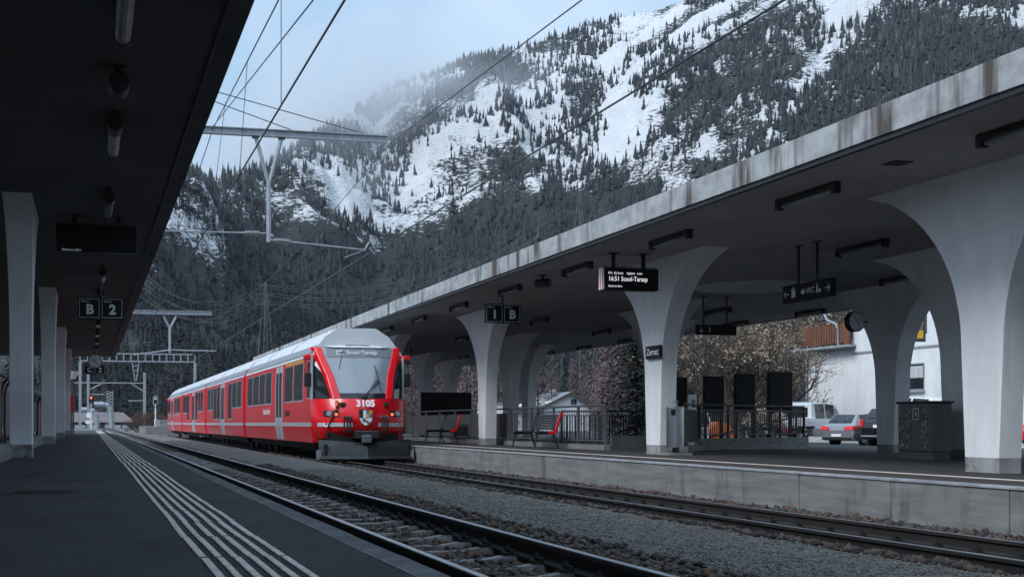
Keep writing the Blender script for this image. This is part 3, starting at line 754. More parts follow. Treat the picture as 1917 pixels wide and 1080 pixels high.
def glass_lamp(loc, first=[None]):
    lab, gr = 'glass cylinder lamp in a row under the left canopy', 'lamps under the left canopy'
    if first[0] is not None: return dup(first[0], loc)
    t = thing('cylinder_lamp', lab, 'lamp', loc, 0, gr); first[0] = t
    b = MB(); b.tube((0, -0.78, -0.01), (0, -0.78, -0.16), 0.055, 10); b.tube((0, -0.92, -0.15), (0, -0.60, -0.15), 0.085, 14)
    b.box(-0.035, 0.035, -0.9, 0.3, -0.05, -0.004)
    b.build('mount', 'black_metal', t, world=False)
    b = MB(); b.tube((0, -0.60, -0.15), (0, 0.62, -0.15), 0.070, 14); b.build('glass', 'tube_glass', t, world=False, smooth=False)
    b = MB(); b.tube((0, 0.62, -0.15), (0, 0.68, -0.15), 0.082, 14); b.build('end_cap', 'black_metal', t, world=False)
    return t
for i in range(0, 11): glass_lamp((0.27, 10.6 + 4.8 * i, ZS - 0.001))
def speaker(loc, label, rz=0.0):
    t = thing('loudspeaker', label, 'loudspeaker', loc, rz)
    b = MB(); b.tube((0, 0, 0), (0, 0, -0.12), 0.03, 8); b.box(-0.06, 0.06, -0.06, 0.06, -0.02, -0.001); b.build('bracket', 'black_metal', t, world=False)
    b = MB(); b.tube((0, -0.16, -0.18), (0, 0.16, -0.18), 0.10, 16); b.build('body', 'black_metal', t, world=False, bevel=0.01)
    for sy in (-1, 1): b = MB(); b.tube((0, sy*0.185, -0.18), (0, sy*0.162, -0.18), 0.085, 16); b.build('grille', 'dark_metal', t, world=False)
p = at_z(1016, 515, ZS); speaker((p.x, p.y, ZS), 'round black twin loudspeaker under the right canopy', 0.7)
p = at_z(222, 125, ZS); speaker((0.27, p.y, ZS), 'dark drum loudspeaker between two lamps under the left canopy')

# ================================================================ SIGNS
def letter_sign(name, label, cx_, Y, zc, wd, hh, left, right, capl, capr, ztop):
    t = thing(name, label, 'sign', (cx_, Y, zc))
    b = MB(); b.box(-wd/2, wd/2, -0.05, 0.05, -hh/2, hh/2); b.build('board', 'sign_black', t, world=False, bevel=0.006)
    b = MB(); b.tube((0, 0, hh/2), (0, 0, ztop - zc), 0.022, 8); b.build('rod', 'black_metal', t, world=False)
    for sx, ch, cap in ((-1, left, capl), (1, right, capr)):
        xc = sx * wd / 4
        fr = MB(); a, c_ = wd/4 - 0.030, hh/2 - 0.030; th = 0.008
        for (x0, x1, z0_, z1_) in ((-a, a, c_-th, c_), (-a, a, -c_, -c_+th), (-a, -a+th, -c_+th, c_-th), (a-th, a, -c_+th, c_-th)):
            fr.box(xc+x0, xc+x1, -0.053, -0.050, z0_, z1_)
        fr.build('border', 'text_white', t, world=False)
        text('letter', ch, hh * 0.62, 'text_white', t, (xc + 0.01, -0.0535, -hh * 0.07), bold=0.012)
        text('caption', cap, hh * 0.15, 'text_white', t, (xc - wd*0.09, -0.0535, hh * 0.32))
    return t
c_ = at_y(941, 587, 32.6)
letter_sign('platform_sign', 'black hanging platform sign reading 1 and B on the right platform', c_.x, 32.6, c_.z, 0.97, 0.50, '1', 'B', 'Binari', 'Sectur', ZS)
c_ = at_y(188.5, 577.5, 29.4)
letter_sign('platform_sign', 'black hanging platform sign reading B and 2 under the left canopy', c_.x, 29.4, c_.z, 0.97, 0.47, 'B', '2', 'Sectur', 'Binari', ZS)
c_ = at_y(177, 691, 62.0)
letter_sign('platform_sign', 'black hanging platform sign reading C and 2 behind the clock', c_.x, 62.0, c_.z, 0.97, 0.47, 'C', '2', 'Sectur', 'Binari', ZS)

def clock(label, loc, rz, dia, hang):
    t = thing('station_clock', label, 'clock', loc, rz)
    R = dia / 2
    b = MB(); b.tube((0, -0.09, 0), (0, 0.09, 0), R, 28); b.build('case', 'black_metal', t, world=False, bevel=0.01)
    for sy in (-1, 1):
        b = MB(); b.tube((0, sy*0.0915, 0), (0, sy*0.094, 0), R*0.92, 28); fc = b.build('face', 'clock_face', t, world=False)
        b = MB()
        for k in range(12):
            a = k * math.pi / 6; u = Vector((math.sin(a), 0, math.cos(a))); w2 = Vector((math.cos(a), 0, -math.sin(a))) * R * (0.035 if k % 3 else 0.045)
            q0, q1 = u * R * (0.80 if k % 3 else 0.68), u * R * 0.88
            b.quad(*[(p.x, sy*0.0955, p.z) for p in (q0 - w2, q1 - w2, q1 + w2, q0 + w2)])
        b.build('hour_mark', 'black_metal', t, world=False)
        for ang, ln, wd in ((math.radians(4.87 * 30), 0.52, 0.05), (math.radians(52 * 6), 0.80, 0.035)):
            ang *= -1 if sy > 0 else 1
            u = Vector((math.sin(ang), 0, math.cos(ang))); w2 = Vector((math.cos(ang), 0, -math.sin(ang))) * R * wd
            b = MB(); b.quad(*[(p.x, sy*0.097, p.z) for p in (u*R*-0.18 - w2, u*R*ln - w2*0.7, u*R*ln + w2*0.7, u*R*-0.18 + w2)])
            b.build('hand', 'black_metal', t, world=False)
    if hang == 'rod':
        b = MB(); b.tube((0, 0, R), (0, 0, ZS - loc[2]), 0.03, 8); b.build('rod', 'black_metal', t, world=False)
    else:
        b = MB(); b.tube((R, 0, 0), (R + hang, 0, 0), 0.035, 8); b.build('arm', 'black_metal', t, world=False)
    return t
c_ = at_y(178, 676, 60.6); clock('round white clock hanging from the left canopy in front of the C 2 sign', (c_.x, 60.6, c_.z), 0, 0.64, 'rod')
c_ = at_y(1600, 602, 28.2); clock('round clock in black case fixed to a rear column by the white house', (c_.x, 28.2, c_.z), 0.12, 0.50, 0.10)

def display(label, cx_, Y, zc, wd, hh, lit):
    t = thing('departure_display', label, 'display', (cx_, Y, zc))
    b = MB(); b.box(-wd/2, wd/2, -0.13, 0.13, -hh/2, hh/2); b.build('case', 'sign_black', t, world=False, bevel=0.006)
    for sx in (-1, 1):
        b = MB(); b.box(sx*wd*0.27 - 0.035, sx*wd*0.27 + 0.035, -0.035, 0.035, hh/2, ZS - zc); b.box(sx*wd*0.27 - 0.10, sx*wd*0.27 + 0.10, -0.06, 0.06, ZS - zc - 0.02, ZS - zc - 0.001)
        b.build('hanger', 'black_metal', t, world=False)
    b = MB(); b.tube((-wd*0.47, -0.09, hh/2 + 0.02), (wd*0.47, -0.09, hh/2 + 0.02), 0.007, 5)
    for k in range(6): b.tube((-wd*0.45 + k*wd*0.18, -0.09, hh/2), (-wd*0.45 + k*wd*0.18, -0.09, hh/2 + 0.02), 0.008, 5)
    b.build('top_rail', 'dark_metal', t, world=False)
    yf = -0.1315
    if lit:
        text('destination', '16:51 Scuol-Tarasp', 0.13, 'led_white', t, (-wd*0.40, yf, 0.00), align='LEFT', bold=0.0005, sx=0.84)
        text('stops', 'R15  (S) Susch     Sagliains   Lavin', 0.062, 'led_white', t, (-wd*0.40, yf, 0.115), align='LEFT', sx=0.88)
        text('operator', 'Rhätische Bahn', 0.048, 'led_white', t, (-wd*0.40, yf, -0.145), align='LEFT')
        for nm, mm_, x0, x1 in (('end_stripe', 'text_white', -0.13, -0.075), ('end_stripe', 'red_paint', -0.072, -0.012), ('end_stripe', 'text_white', -0.009, 0.045)):
            b = MB(); b.box(-wd/2 - 0.012, -wd/2 - 0.001, x0 * 1.0, x1, -hh/2 + 0.004, hh/2 - 0.004); b.build(nm, mm_, t, world=False)
        b = MB(); b.box(-wd/2 + 0.0, -wd/2 + 0.03, -0.134, -0.1305, -hh/2 + 0.01, hh/2 - 0.01); b.build('end_stripe', 'text_white', t, world=False)
        b = MB(); b.box(-wd/2 - 0.0125, -wd/2 - 0.0, -0.134, -0.128, -hh/2 + 0.01, hh/2 - 0.01); b.build('end_stripe', 'red_paint', t, world=False)
    else:
        text('operator', 'Rhätische Bahn', 0.05, 'led_dim', t, (-wd*0.42, yf, -hh*0.40), align='LEFT')
        b = MB(); a, c2 = wd/2, hh/2
        for (x0, x1, z0_, z1_) in ((-a, a, c2-0.012, c2), (-a, a, -c2, -c2+0.012), (-a, -a+0.012, -c2+0.012, c2-0.012), (a-0.012, a, -c2+0.012, c2-0.012)):
            b.box(x0, x1, -0.136, -0.1305, z0_, z1_)
        b.build('bezel', 'grey_metal', t, world=False)
    return t
c_ = at_y(1176, 524, 24.3); display('black departure display lit with 16:51 Scuol-Tarasp on the right platform', c_.x, 24.3, c_.z, 1.20, 0.44, True)
c_ = at_y(181, 449, 22.1); display('blank black departure display under the left canopy', c_.x, 22.1, c_.z, 1.31, 0.48, False)

# way signs
def arrow(parent, x, zc, s, ang, y=-0.0515, m='text_white'):
    b = MB(); u = Vector((math.cos(ang), 0, math.sin(ang))); w2 = Vector((-math.sin(ang), 0, math.cos(ang)))
    o = Vector((x, y, zc))
    def st(a, c2, th):
        t = (c2 - a).normalized(); nn = Vector((-t.z, 0, t.x)) * th; b.quad(a - nn, c2 - nn, c2 + nn, a + nn)
    st(o - u*s, o + u*s, s*0.12); st(o + u*s, o + u*s*0.2 + w2*s*0.75, s*0.12); st(o + u*s, o + u*s*0.2 - w2*s*0.75, s*0.12)
    b.build('arrow', m, parent, world=False)
p = at_x(1514, 545, 13.2)
t = thing('way_sign', 'black hanging way sign with arrows and WC over the right platform', 'sign', (13.2, p.y, p.z), -math.pi/2)
b = MB(); b.box(-0.86, 0.86, -0.05, 0.05, -0.17, 0.17); b.build('board', 'sign_black', t, world=False, bevel=0.005)
for x in (-0.36, 0.30):
    b = MB(); b.tube((x, 0, 0.17), (x, 0, ZS - p.z), 0.028, 8); b.box(x - 0.09, x + 0.09, -0.05, 0.05, ZS - p.z - 0.02, ZS - p.z - 0.001); b.build('rod', 'black_metal', t, world=False)
arrow(t, -0.72, 0, 0.085, math.pi); arrow(t, 0.72, 0.0, 0.085, 0)
text('lettering', 'WC', 0.17, 'text_white', t, (0.15, -0.0535, 0))
b = MB(); b.box(-0.53, -0.40, -0.0535, -0.0505, -0.08, 0.04); b.box(-0.55, -0.38, -0.0535, -0.0505, 0.05, 0.075); b.box(-0.50, -0.46, -0.0535, -0.0505, 0.08, 0.12); b.build('pictogram', 'text_white', t, world=False)
b = MB(); b.tube((0.38, -0.0505, 0.09), (0.38, -0.0535, 0.09), 0.022, 8); b.box(0.355, 0.405, -0.0535, -0.0505, -0.06, 0.06); b.box(0.43, 0.50, -0.0535, -0.0505, -0.06, 0.0); b.build('pictogram', 'text_white', t, world=False)
b = MB(); b.tube((-0.12, -0.0505, 0.0), (-0.12, -0.0535, 0.0), 0.055, 12); b.box(-0.21, -0.03, -0.0535, -0.0505, -0.02, 0.015); b.build('pictogram', 'text_white', t, world=False)
c_ = at_y(1340, 617.5, 31.9)
t = thing('way_sign', 'black hanging way sign with a down arrow and a 2 over the stairs', 'sign', (c_.x, 31.9, c_.z))
b = MB(); b.box(-0.58, 0.58, -0.05, 0.05, -0.135, 0.135); b.build('board', 'sign_black', t, world=False, bevel=0.005)
for x in (-0.36, 0.33):
    b = MB(); b.tube((x, 0, 0.13), (x, 0, ZS - c_.z), 0.025, 8); b.box(x - 0.09, x + 0.09, -0.04, 0.04, ZS - c_.z - 0.02, ZS - c_.z - 0.001); b.build('rod', 'black_metal', t, world=False)
arrow(t, -0.45, 0, 0.075, -math.pi/2); text('lettering', '2', 0.17, 'text_white', t, (-0.21, -0.0535, 0))
p = at_x(1217, 659, 11.42)
t = thing('station_name_sign', 'small black sign reading Zernez on a white column', 'sign', (11.50, p.y, p.z), -math.pi/2)
b = MB(); b.box(-0.36, 0.36, -0.025, 0.025, -0.135, 0.135); b.build('board', 'sign_black', t, world=False, bevel=0.004)
text('lettering', 'Zernez', 0.20, 'text_white', t, (0, -0.0285, 0), bold=0.002)

# ================================================================ PLATFORM FURNITURE
# stair railing along the right platform
def bar_fence(name, label, P0, P1, h, plinth, pitch, bar_r, mt, posts, group=None, handrail=True):
    P0, P1 = Vector(P0), Vector(P1); L = (P1 - P0).length; ang = math.atan2(P1.y - P0.y, P1.x - P0.x)
    t = thing(name, label, 'railing', P0, ang, group)
    if plinth: b = MB(); b.box(-0.1, L + 0.1, -0.10, 0.10, -0.05, plinth); b.build('plinth', 'concrete', t, world=False, bevel=0.01)
    if handrail:
        b = MB(); b.tube((0, 0, h), (L, 0, h), 0.026, 8); b.build('handrail', 'grey_metal' if mt == 'fence_panel' else mt, t, world=False)
    for zz in (plinth + 0.10, h - 0.13):
        b = MB(); b.box(0, L, -0.02, 0.02, zz - 0.015, zz + 0.015); b.build('rail', mt, t, world=False)
    b = MB(); b.box(-0.025, 0.025, -0.03, 0.03, 0, h - 0.02); p0 = b.build('post', mt, t, world=False)
    for k in range(1, posts + 1): piece(p0, t, (L * k / posts, 0, 0))
    b = MB(); b.box(-bar_r, bar_r, -0.006, 0.006, plinth + 0.117, h - 0.147); b0 = b.build('bar', mt, t, world=False); b0.location = (pitch, 0, 0)
    nb = int(L / pitch)
    for k in range(2, nb): piece(b0, t, (k * pitch, 0, 0))
    return t
zf = zplat(12.3)
bar_fence('stair_railing', 'grey metal railing of upright bars behind the red benches on the right platform', (12.3, 29.9, zf), (12.3, 37.3, zf), 1.10, 0.13, 0.125, 0.012, 'grey_metal', 4)
t = thing('stair_railing', 'grey sheet metal railing behind the farther red bench', 'railing', (12.3, 37.5, zf), math.pi/2)
b = MB(); b.box(0, 26, -0.10, 0.10, -0.05, 0.13); b.build('plinth', 'concrete', t, world=False)
b = MB(); b.tube((0, 0, 1.10), (26, 0, 1.10), 0.026, 8); b.build('handrail', 'grey_metal', t, world=False)
b = MB(); b.box(-0.025, 0.025, -0.035, 0.035, 0, 1.09); p0 = b.build('post', 'grey_metal', t, world=False)
b = MB(); b.box(0.03, 1.97, -0.012, 0.012, 0.22, 0.96); s0 = b.build('panel', 'fence_panel', t, world=False)
for k in range(1, 13): piece(p0, t, (k * 2, 0, 0)); piece(s0, t, (k * 2, 0, 0))
# dark stair wall and the railing on its far side
zf2 = zplat(16)
bar_fence('stair_railing', 'black bar railing on the far side of the stairs beside the conifer', (13.6, 36.5, zf2), (17.2, 36.5, zf2), 1.05, 0.10, 0.09, 0.016, 'dark_metal', 3)
sw = MB(); sw.box(12.42, 13.5, 29.8, 29.95, zf2 - 0.05, 0.22); sw.box(12.42, 12.55, 29.95, 36.4, zf2 - 0.05, 0.02)
tag(sw.build('stair_wall', 'concrete_dark'), 'low dark concrete wall at the head of the stairs', 'wall')
pA, pB = at_z(1310, 842, zplat(14.5)), at_z(1505, 838.5, zplat(18.4))
bar_fence('stair_railing', 'black bar railing in front of the parked pickup', (pA.x, pA.y, zplat(16)), (pB.x, pB.y, zplat(16)), 1.16, 0.30, 0.105, 0.013, 'dark_metal', 4)
pC = at_z(1281, 846, zplat(13))
bar_fence('stair_railing', 'short black bar railing joined to the litter bin end of the stairs', (pC.x, pC.y, zplat(13)), (pA.x - 0.05, pA.y, zplat(14)), 1.12, 0.12, 0.10, 0.013, 'dark_metal', 1)
# sloping handrail inside the stairs
a0, a1 = at_y(1328, 818, pA.y + 0.5), at_y(1490, 780, pB.y + 0.5)
t = MB(); t.tube(a0, a1, 0.028, 8); t.tube(a1, (a1.x + 0.3, a1.y, a1.z), 0.028, 8); t.tube((a0.x, a0.y, a0.z - 0.6), a0, 0.02, 6); t.tube((a1.x, a1.y, a1.z - 1.0), a1, 0.02, 6)
tag(t.build('sloping_handrail', 'black_metal'), 'black sloping stair handrail behind the bars in front of the pickup', 'handrail')
a0, a1 = at_y(1150, 812, 34.0), at_y(1212, 790, 34.0)
t = MB(); t.tube(a0, a1, 0.028, 8); t.tube((a0.x, a0.y, a0.z - 0.5), a0, 0.02, 6); t.tube((a1.x, a1.y, a1.z - 0.9), a1, 0.02, 6)
tag(t.build('sloping_handrail', 'black_metal'), 'black sloping stair handrail beside the column with the name sign', 'handrail')
# tall dark panels behind the railing
for i, (xa, xb, ty_, lab) in enumerate(((1262, 1284, 706, 'tall black slab with an edge tinted as orange light, half behind a white column'), (1318, 1353, 704, 'tall black slab in the row behind the stair railing, next to the orange edged one'),
                        (1376, 1411, 700, 'tall black slab in the row behind the stair railing, second from the white pickup'), (1438, 1481, 696, 'tall black slab in the row behind the stair railing, beside the white pickup'))):
    Yp = 34.2 - i * 0.25
    a, c2 = at_y(xa, ty_, Yp), at_y(xb, ty_, Yp)
    t = thing('information_slab', lab, 'panel', ((a.x + c2.x)/2, Yp, zplat(16)), 0, 'tall black slabs behind the stair railing')
    hw = (c2.x - a.x) / 2; zt_ = a.z - zplat(16)
    b = MB(); b.box(-hw, hw, -0.09, 0.09, 1.0, zt_); b.build('board', 'sign_black', t, world=False, bevel=0.008)
    for sx in (-1, 1):
        b = MB(); b.box(sx*(hw - 0.04) - 0.035, sx*(hw - 0.04) + 0.035, -0.05, 0.05, 0, 1.0); b.build('leg', 'dark_metal', t, world=False)
    if i == 0:
        b = MB(); b.box(hw + 0.001, hw + 0.01, -0.085, 0.085, 1.0, zt_ - 0.02); b.build('edge', 'orange_paint_and_light', t, world=False)  # orange light on the slab's side, put into its colour
# benches
def bench(label, loc):
    t = thing('bench', label, 'bench', loc, 0, None)
    # local: faces -X, long along Y
    for k in range(5):
        b = MB(); x = -0.42 + k * 0.088; b.box(x, x + 0.07, -0.90, 0.90, 0.415, 0.445); b.build('seat_slat', 'black_metal', t, world=False, bevel=0.004)
    for k in range(6):
        zz = 0.50 + k * 0.066; xx = 0.055 + k * 0.033
        b = MB(); b.raw([(xx - 0.012, -0.90, zz), (xx + 0.012, -0.90, zz - 0.008), (xx + 0.036, -0.90, zz + 0.042), (xx + 0.012, -0.90, zz + 0.05),
                         (xx - 0.012, 0.90, zz), (xx + 0.012, 0.90, zz - 0.008), (xx + 0.036, 0.90, zz + 0.042), (xx + 0.012, 0.90, zz + 0.05)],
                        [(0, 1, 2, 3), (7, 6, 5, 4), (0, 4, 5, 1), (1, 5, 6, 2), (2, 6, 7, 3), (3, 7, 4, 0)])
        b.build('back_slat', 'dark_metal', t, world=False)
    for sy in (-1, 1):
        y0, y1 = (sy * 0.93 - 0.03, sy * 0.93 + 0.03)
        b = MB(); b.prism([(-0.10, 0.36), (0.06, 0.36), (0.13, 0.42), (0.29, 0.90), (0.33, 0.93), (0.31, 0.96), (0.23, 0.94), (0.075, 0.475), (0.02, 0.45), (-0.10, 0.45)], 1, y0, y1)
        b.build('side_frame', 'red_paint' if sy < 0 else 'dark_metal', t, world=False, bevel=0.012, seg=2)
        b = MB(); b.prism([(-0.45, 0.35), (-0.10, 0.37), (-0.10, 0.42), (-0.45, 0.41)], 1, y0 + 0.005, y1 - 0.005)
        b.build('seat_support', 'black_metal', t, world=False)
        for (xt, xb) in ((-0.40, -0.47), (0.06, 0.18)):
            b = MB(); b.tube((xb, sy * 0.92, 0), (xt, sy * 0.90, 0.37), 0.018, 6, 0.03); b.build('leg', 'black_metal', t, world=False)
    return t
pb = at_x(1020, 838, 11.6)
b0 = bench('red and black slatted bench between the column and the stair railing end', (11.72, at_x(1003, 838, 11.6).y, zplat(11.7)))
dup(b0, (11.72, at_x(828, 828, 11.6).y, zplat(11.7)), None, 'red and black slatted bench beside the train front')
# litter bin
p = at_y(1264, 847, 24.72)
t = thing('litter_bin', 'stainless steel cylinder litter bin on a post beside a white column', 'bin', (p.x, p.y, zplat(p.x)))
b = MB(); b.tube((0, 0, 0.16), (0, 0, 0.98), 0.18, 28); b.build('drum', 'steel', t, world=False, smooth=False)
b = MB(); b.tube((0, 0, 0.98), (0, 0, 1.0), 0.185, 28); b.tube((0, 0, 1.0), (0, 0, 1.10), 0.05, 14); b.tube((0, 0, 1.10), (0, 0, 1.12), 0.07, 14); b.build('ash_top', 'galvanised', t, world=False)
b = MB(); b.tube((0, 0.02, 0.04), (0, 0.02, 0.16), 0.05, 12); b.build('post', 'dark_metal', t, world=False)
b = MB(); b.box(-0.28, 0.28, -0.25, 0.25, -0.03, 0.045); b.build('base', 'concrete', t, world=False, bevel=0.015)
b = MB(); b.box(-0.150, -0.07, -0.17, -0.10, 0.82, 0.94); b.build('opening', 'black_metal', t, world=False)
# sticker covered cabinet
cz = zplat(15.2)
p1_, p2_ = at_x(1681, 852, 15.1), at_x(1745, 852, 15.1)
t = thing('electric_cabinet', 'dark cabinet covered in stickers in front of a column', 'cabinet', (15.1, (p1_.y + p2_.y)/2, cz))
L2 = abs(p1_.y - p2_.y) / 2
b = MB(); b.box(0, 0.42, -L2, L2, 0.16, 1.06); b.build('body', 'cabinet', t, world=False, bevel=0.01)
b = MB(); b.box(-0.03, 0.45, -L2 - 0.03, L2 + 0.03, 1.06, 1.10); b.build('lid', 'dark_metal', t, world=False, bevel=0.008)
b = MB(); b.box(0.03, 0.40, -L2 + 0.02, L2 - 0.02, 0.0, 0.16); b.build('base', 'concrete_dark', t, world=False)
for k, yy in enumerate((L2 * 0.76, L2 * 0.36, -L2 * 0.08, -L2 * 0.56)):
    b = MB(); b.box(-0.006, -0.001, yy - 0.075, yy + 0.075, 0.22, 1.0); b.build('sticker_strip', 'sticker' if k != 2 else 'cabinet', t, world=False)
text('emblem', 'S', 0.12, 'text_white', t, (-0.008, -L2 * 0.08, 0.86), rot=(math.pi/2, 0, -math.pi/2))
b = MB()
for (y0, y1, z0_, z1_) in ((-0.09, 0.09, 0.955, 0.965), (-0.09, 0.09, 0.755, 0.765), (-0.09, -0.08, 0.765, 0.955), (0.08, 0.09, 0.765, 0.955)):
    b.box(-0.0095, -0.0065, -L2*0.08 + y0, -L2*0.08 + y1, z0_, z1_)
b.build('emblem_border', 'text_white', t, world=False)
# black board beyond the railing
a, c2 = at_y(788, 734, 56.0), at_y(882, 734, 56.0)
t = thing('advertising_board', 'wide black board standing behind the railing by the train', 'board', ((a.x + c2.x)/2, 56.0, zplat(15)))
hw = (c2.x - a.x) / 2
b = MB(); b.box(-hw, hw, -0.06, 0.06, 0.75, a.z - zplat(15)); b.build('panel', 'sign_black', t, world=False, bevel=0.01)
for sx in (-1, 1): b = MB(); b.box(sx*(hw - 0.1) - 0.04, sx*(hw - 0.1) + 0.04, -0.04, 0.04, 0, 0.75); b.build('leg', 'dark_metal', t, world=False)
# left platform railing
for (y0, y1) in ((13.5, 21.0), (21.9, 34.8), (35.6, 48.6), (49.4, 62.4)):
    t = thing('platform_railing', 'dark panelled railing along the back of the left platform between columns', 'railing', (-1.28, y0, 0), math.pi/2, 'railing sections behind the left columns')
    L = y1 - y0; npan = max(1, round(L / 1.9))
    b = MB(); b.box(0, L, -0.12, 0.16, -0.02, 0.22); b.build('plinth', 'concrete', t, world=False, bevel=0.01)
    b = MB(); b.tube((0, -0.05, 1.22), (L, -0.05, 1.22), 0.025, 8); b.build('handrail', 'black_metal', t, world=False)
    for k in range(npan + 1):
        x = L * k / npan
        b = MB(); b.path([(x, 0.05, 0.22), (x, 0.05, 0.98), (x, 0.02, 1.12), (x, -0.05, 1.22)], 0.022, 6); b.build('post', 'black_metal', t, world=False)
        if k < npan: b = MB(); b.box(x + 0.04, x + L/npan - 0.04, 0.04, 0.06, 0.32, 1.05); b.build('panel', 'fence_panel', t, world=False)
# ================================================================ THE RED TRAIN
TX, HWD = 7.50, 1.365               # centre line, half width
YF = 36.9                           # where the side walls of the front car begin
train = thing('passenger_train', 'red four car electric train with white roof standing at the right platform', 'train', (TX, YF, ZR1))
def T(z): return ZR1 + z
sec = [(-1.30, 0.48), (-HWD, 0.95), (-HWD, 2.25), (-1.335, 2.96)]
roofsec = [(-1.345, 2.962), (-1.335, 3.02), (-1.13, 3.30), (-0.93, 3.55), (-0.55, 3.79), (0.55, 3.79), (0.93, 3.55), (1.13, 3.30), (1.335, 3.02), (1.345, 2.962)]
def side_x(z):                      # left wall position at height z
    zs = [0.48, 0.95, 2.25, 2.96]; ws = [1.30, HWD, HWD, 1.335]
    return TX - float(np.interp(z, zs, ws))
def wall_panel(name, m, parent, y0, y1, z0, z1, proud, depth=0.02):
    zs = [z0] + [k_ for k_ in (0.95, 2.25) if z0 + 1e-3 < k_ < z1 - 1e-3] + [z1]      # follow the bend of the wall
    poly = [(side_x(q_) - proud, T(q_)) for q_ in zs] + [(side_x(q_) + depth, T(q_)) for q_ in zs[::-1]]
    return MB().prism(poly, 1, y0, y1).build(name, m, parent)
def Yat(px): return at_x(px, 792, TX - HWD).y
ends = [YF, Yat(457.5), Yat(385), Yat(340.5), Yat(314)]
cars = []
for i in range(4):
    y0 = ends[i] + (0 if i == 0 else 0.32); y1 = ends[i+1] - (0.32 if i < 3 else 0)
    b = MB(); full = sec + [(-x, z_) for x, z_ in sec[::-1]]
    b.prism([(TX + x, T(z_)) for x, z_ in full], 1, y0, y1)
    body = b.build('car_body', 'red_paint', train, bevel=0.02, seg=2)
    cars.append((body, y0, y1))
    b = MB(); b.prism([(TX + x, T(z_)) for x, z_ in roofsec], 1, y0 + 0.02, y1 - 0.02)
    rf = b.build('roof', 'train_white', body)
    # grey band low on the roof flank, with panel joints
    b = MB(); b.raw([(TX-1.322, y0+0.05, T(3.055)), (TX-1.322, y1-0.05, T(3.055)), (TX-1.150, y1-0.05, T(3.29)), (TX-1.150, y0+0.05, T(3.29))], [(0, 1, 2, 3)])
    for p in range(len(b.v)): b.v[p] = (b.v[p][0] - 0.012, b.v[p][1], b.v[p][2] + 0.010)
    b.build('roof_band', 'train_grey', body)
    nj = 3
    for k in range(1, nj):
        yy = y0 + (y1 - y0) * k / nj + random.uniform(-0.5, 0.5)
        b = MB(); b.prism([(TX + x*1.004, T(z_ + 0.012)) for x, z_ in roofsec[2:8]], 1, yy - 0.05, yy + 0.05); b.build('roof_joint', 'train_grey', body)
    for k in range(int((y1 - y0) / 6)):
        yy = y0 + 3 + k * 6.0 + random.uniform(-1, 1)
        b = MB(); b.box(TX - 0.42, TX + 0.42, yy - 1.0, yy + 1.0, T(3.79), T(3.85 if i != 0 else 3.80)); b.build('roof_unit', 'train_white', body, bevel=0.02)
    wall_panel('stripe', 'train_stripe', body, y0 + 0.03, y1 - 0.03, 0.955, 1.075, 0.004)
    wall_panel('sill_panel', 'red_paint', body, y0 + 0.3, y1 - 0.3, 0.50, 0.60, 0.004)
    if i < 3:
        for yy, dp in ((y1, 0.10), (ends[i+1] + 0.32 - 0.10, 0.10)):
            b = MB(); b.prism([(TX + x*1.012, T(z_)) for x, z_ in ([(-1.30, 0.48), (-HWD, 0.95), (-HWD, 2.25), (-1.335, 2.98), (-1.15, 3.28), (1.15, 3.28), (1.335, 2.98), (HWD, 2.25), (HWD, 0.95), (1.30, 0.48)])], 1, yy + 0.002, yy + dp - 0.002)
            b.build('end_frame', 'red_paint', body)
        b = MB(); b.prism([(TX + x*0.93, T(z_*0.985)) for x, z_ in sec[:1] + roofsec[1:9] + [(1.30, 0.48)]], 1, y1 + 0.1, ends[i+1] + 0.22); b.build('bellows', 'under', body)
    # running gear
    b = MB(); b.box(TX - 1.12, TX + 1.12, y0 + 0.5, y1 - 0.5, T(0.30), T(0.50)); b.build('underframe', 'under', train)
    for yb in ((y0 + 2.6, y1 - 2.6)):
        bg = MB(); bg.box(TX - 0.92, TX + 0.92, yb - 1.3, yb + 1.3, T(0.22), T(0.42)); bo = bg.build('bogie', 'under', train)
        for dy in (-0.9, 0.9):
            for sx in (-1, 1):
                wh = MB(); wh.tube((TX + sx*0.50, yb + dy, T(0.345)), (TX + sx*0.60, yb + dy, T(0.345)), 0.345, 20); wh.build('wheel', 'dark_metal', bo)
def pane(body, xa, xb, z0, z1, split=None):
    ya, yb = sorted((Yat(xa), Yat(xb)))
    f_ = wall_panel('window', 'window_frame', body, ya, yb, z0, z1, 0.006)
    wall_panel('glass', 'dark_glass', body, ya + 0.07, yb - 0.035, z0 + 0.045, z1 - 0.015, 0.011)
    if split: wall_panel('window_bar', 'black_metal', body, ya + 0.07, yb - 0.035, split - 0.02, split + 0.02, 0.015)
def door(body, xa, xb, z0=0.52, z1=2.93):
    ya, yb = sorted((Yat(xa), Yat(xb)))
    wall_panel('door', 'train_door', body, ya, yb, z0, z1, 0.008)
    m_ = (ya + yb) / 2
    for a, c2 in ((ya + 0.16, m_ - 0.10), (m_ + 0.10, yb - 0.16)):
        wall_panel('door_window', 'dark_glass', body, a, c2, 1.25, 2.72, 0.013)
    wall_panel('door_gap', 'black_metal', body, m_ - 0.012, m_ + 0.012, z0 + 0.02, z1 - 0.02, 0.012)
ZW0, ZW1 = 1.70, 2.84
B = [c_[0] for c_ in cars]
for a, c2, sp in ((464, 473.2, 2.1), (473.8, 485, None), (485.6, 496.5, None), (497.1, 508.5, None)): pane(B[0], a, c2, ZW0, ZW1, sp)
door(B[0], 516, 528.6)
pane(B[0], 533, 548.5, ZW0, ZW1, 2.2); pane(B[0], 550, 567.5, ZW0, ZW1)
pane(B[0], 574.5, 581, ZW0 + 0.05, ZW1)
for a, c2, sp in ((388.4, 394.3, 2.1), (394.6, 399.4, None)): pane(B[1], a, c2, ZW0, ZW1, sp)
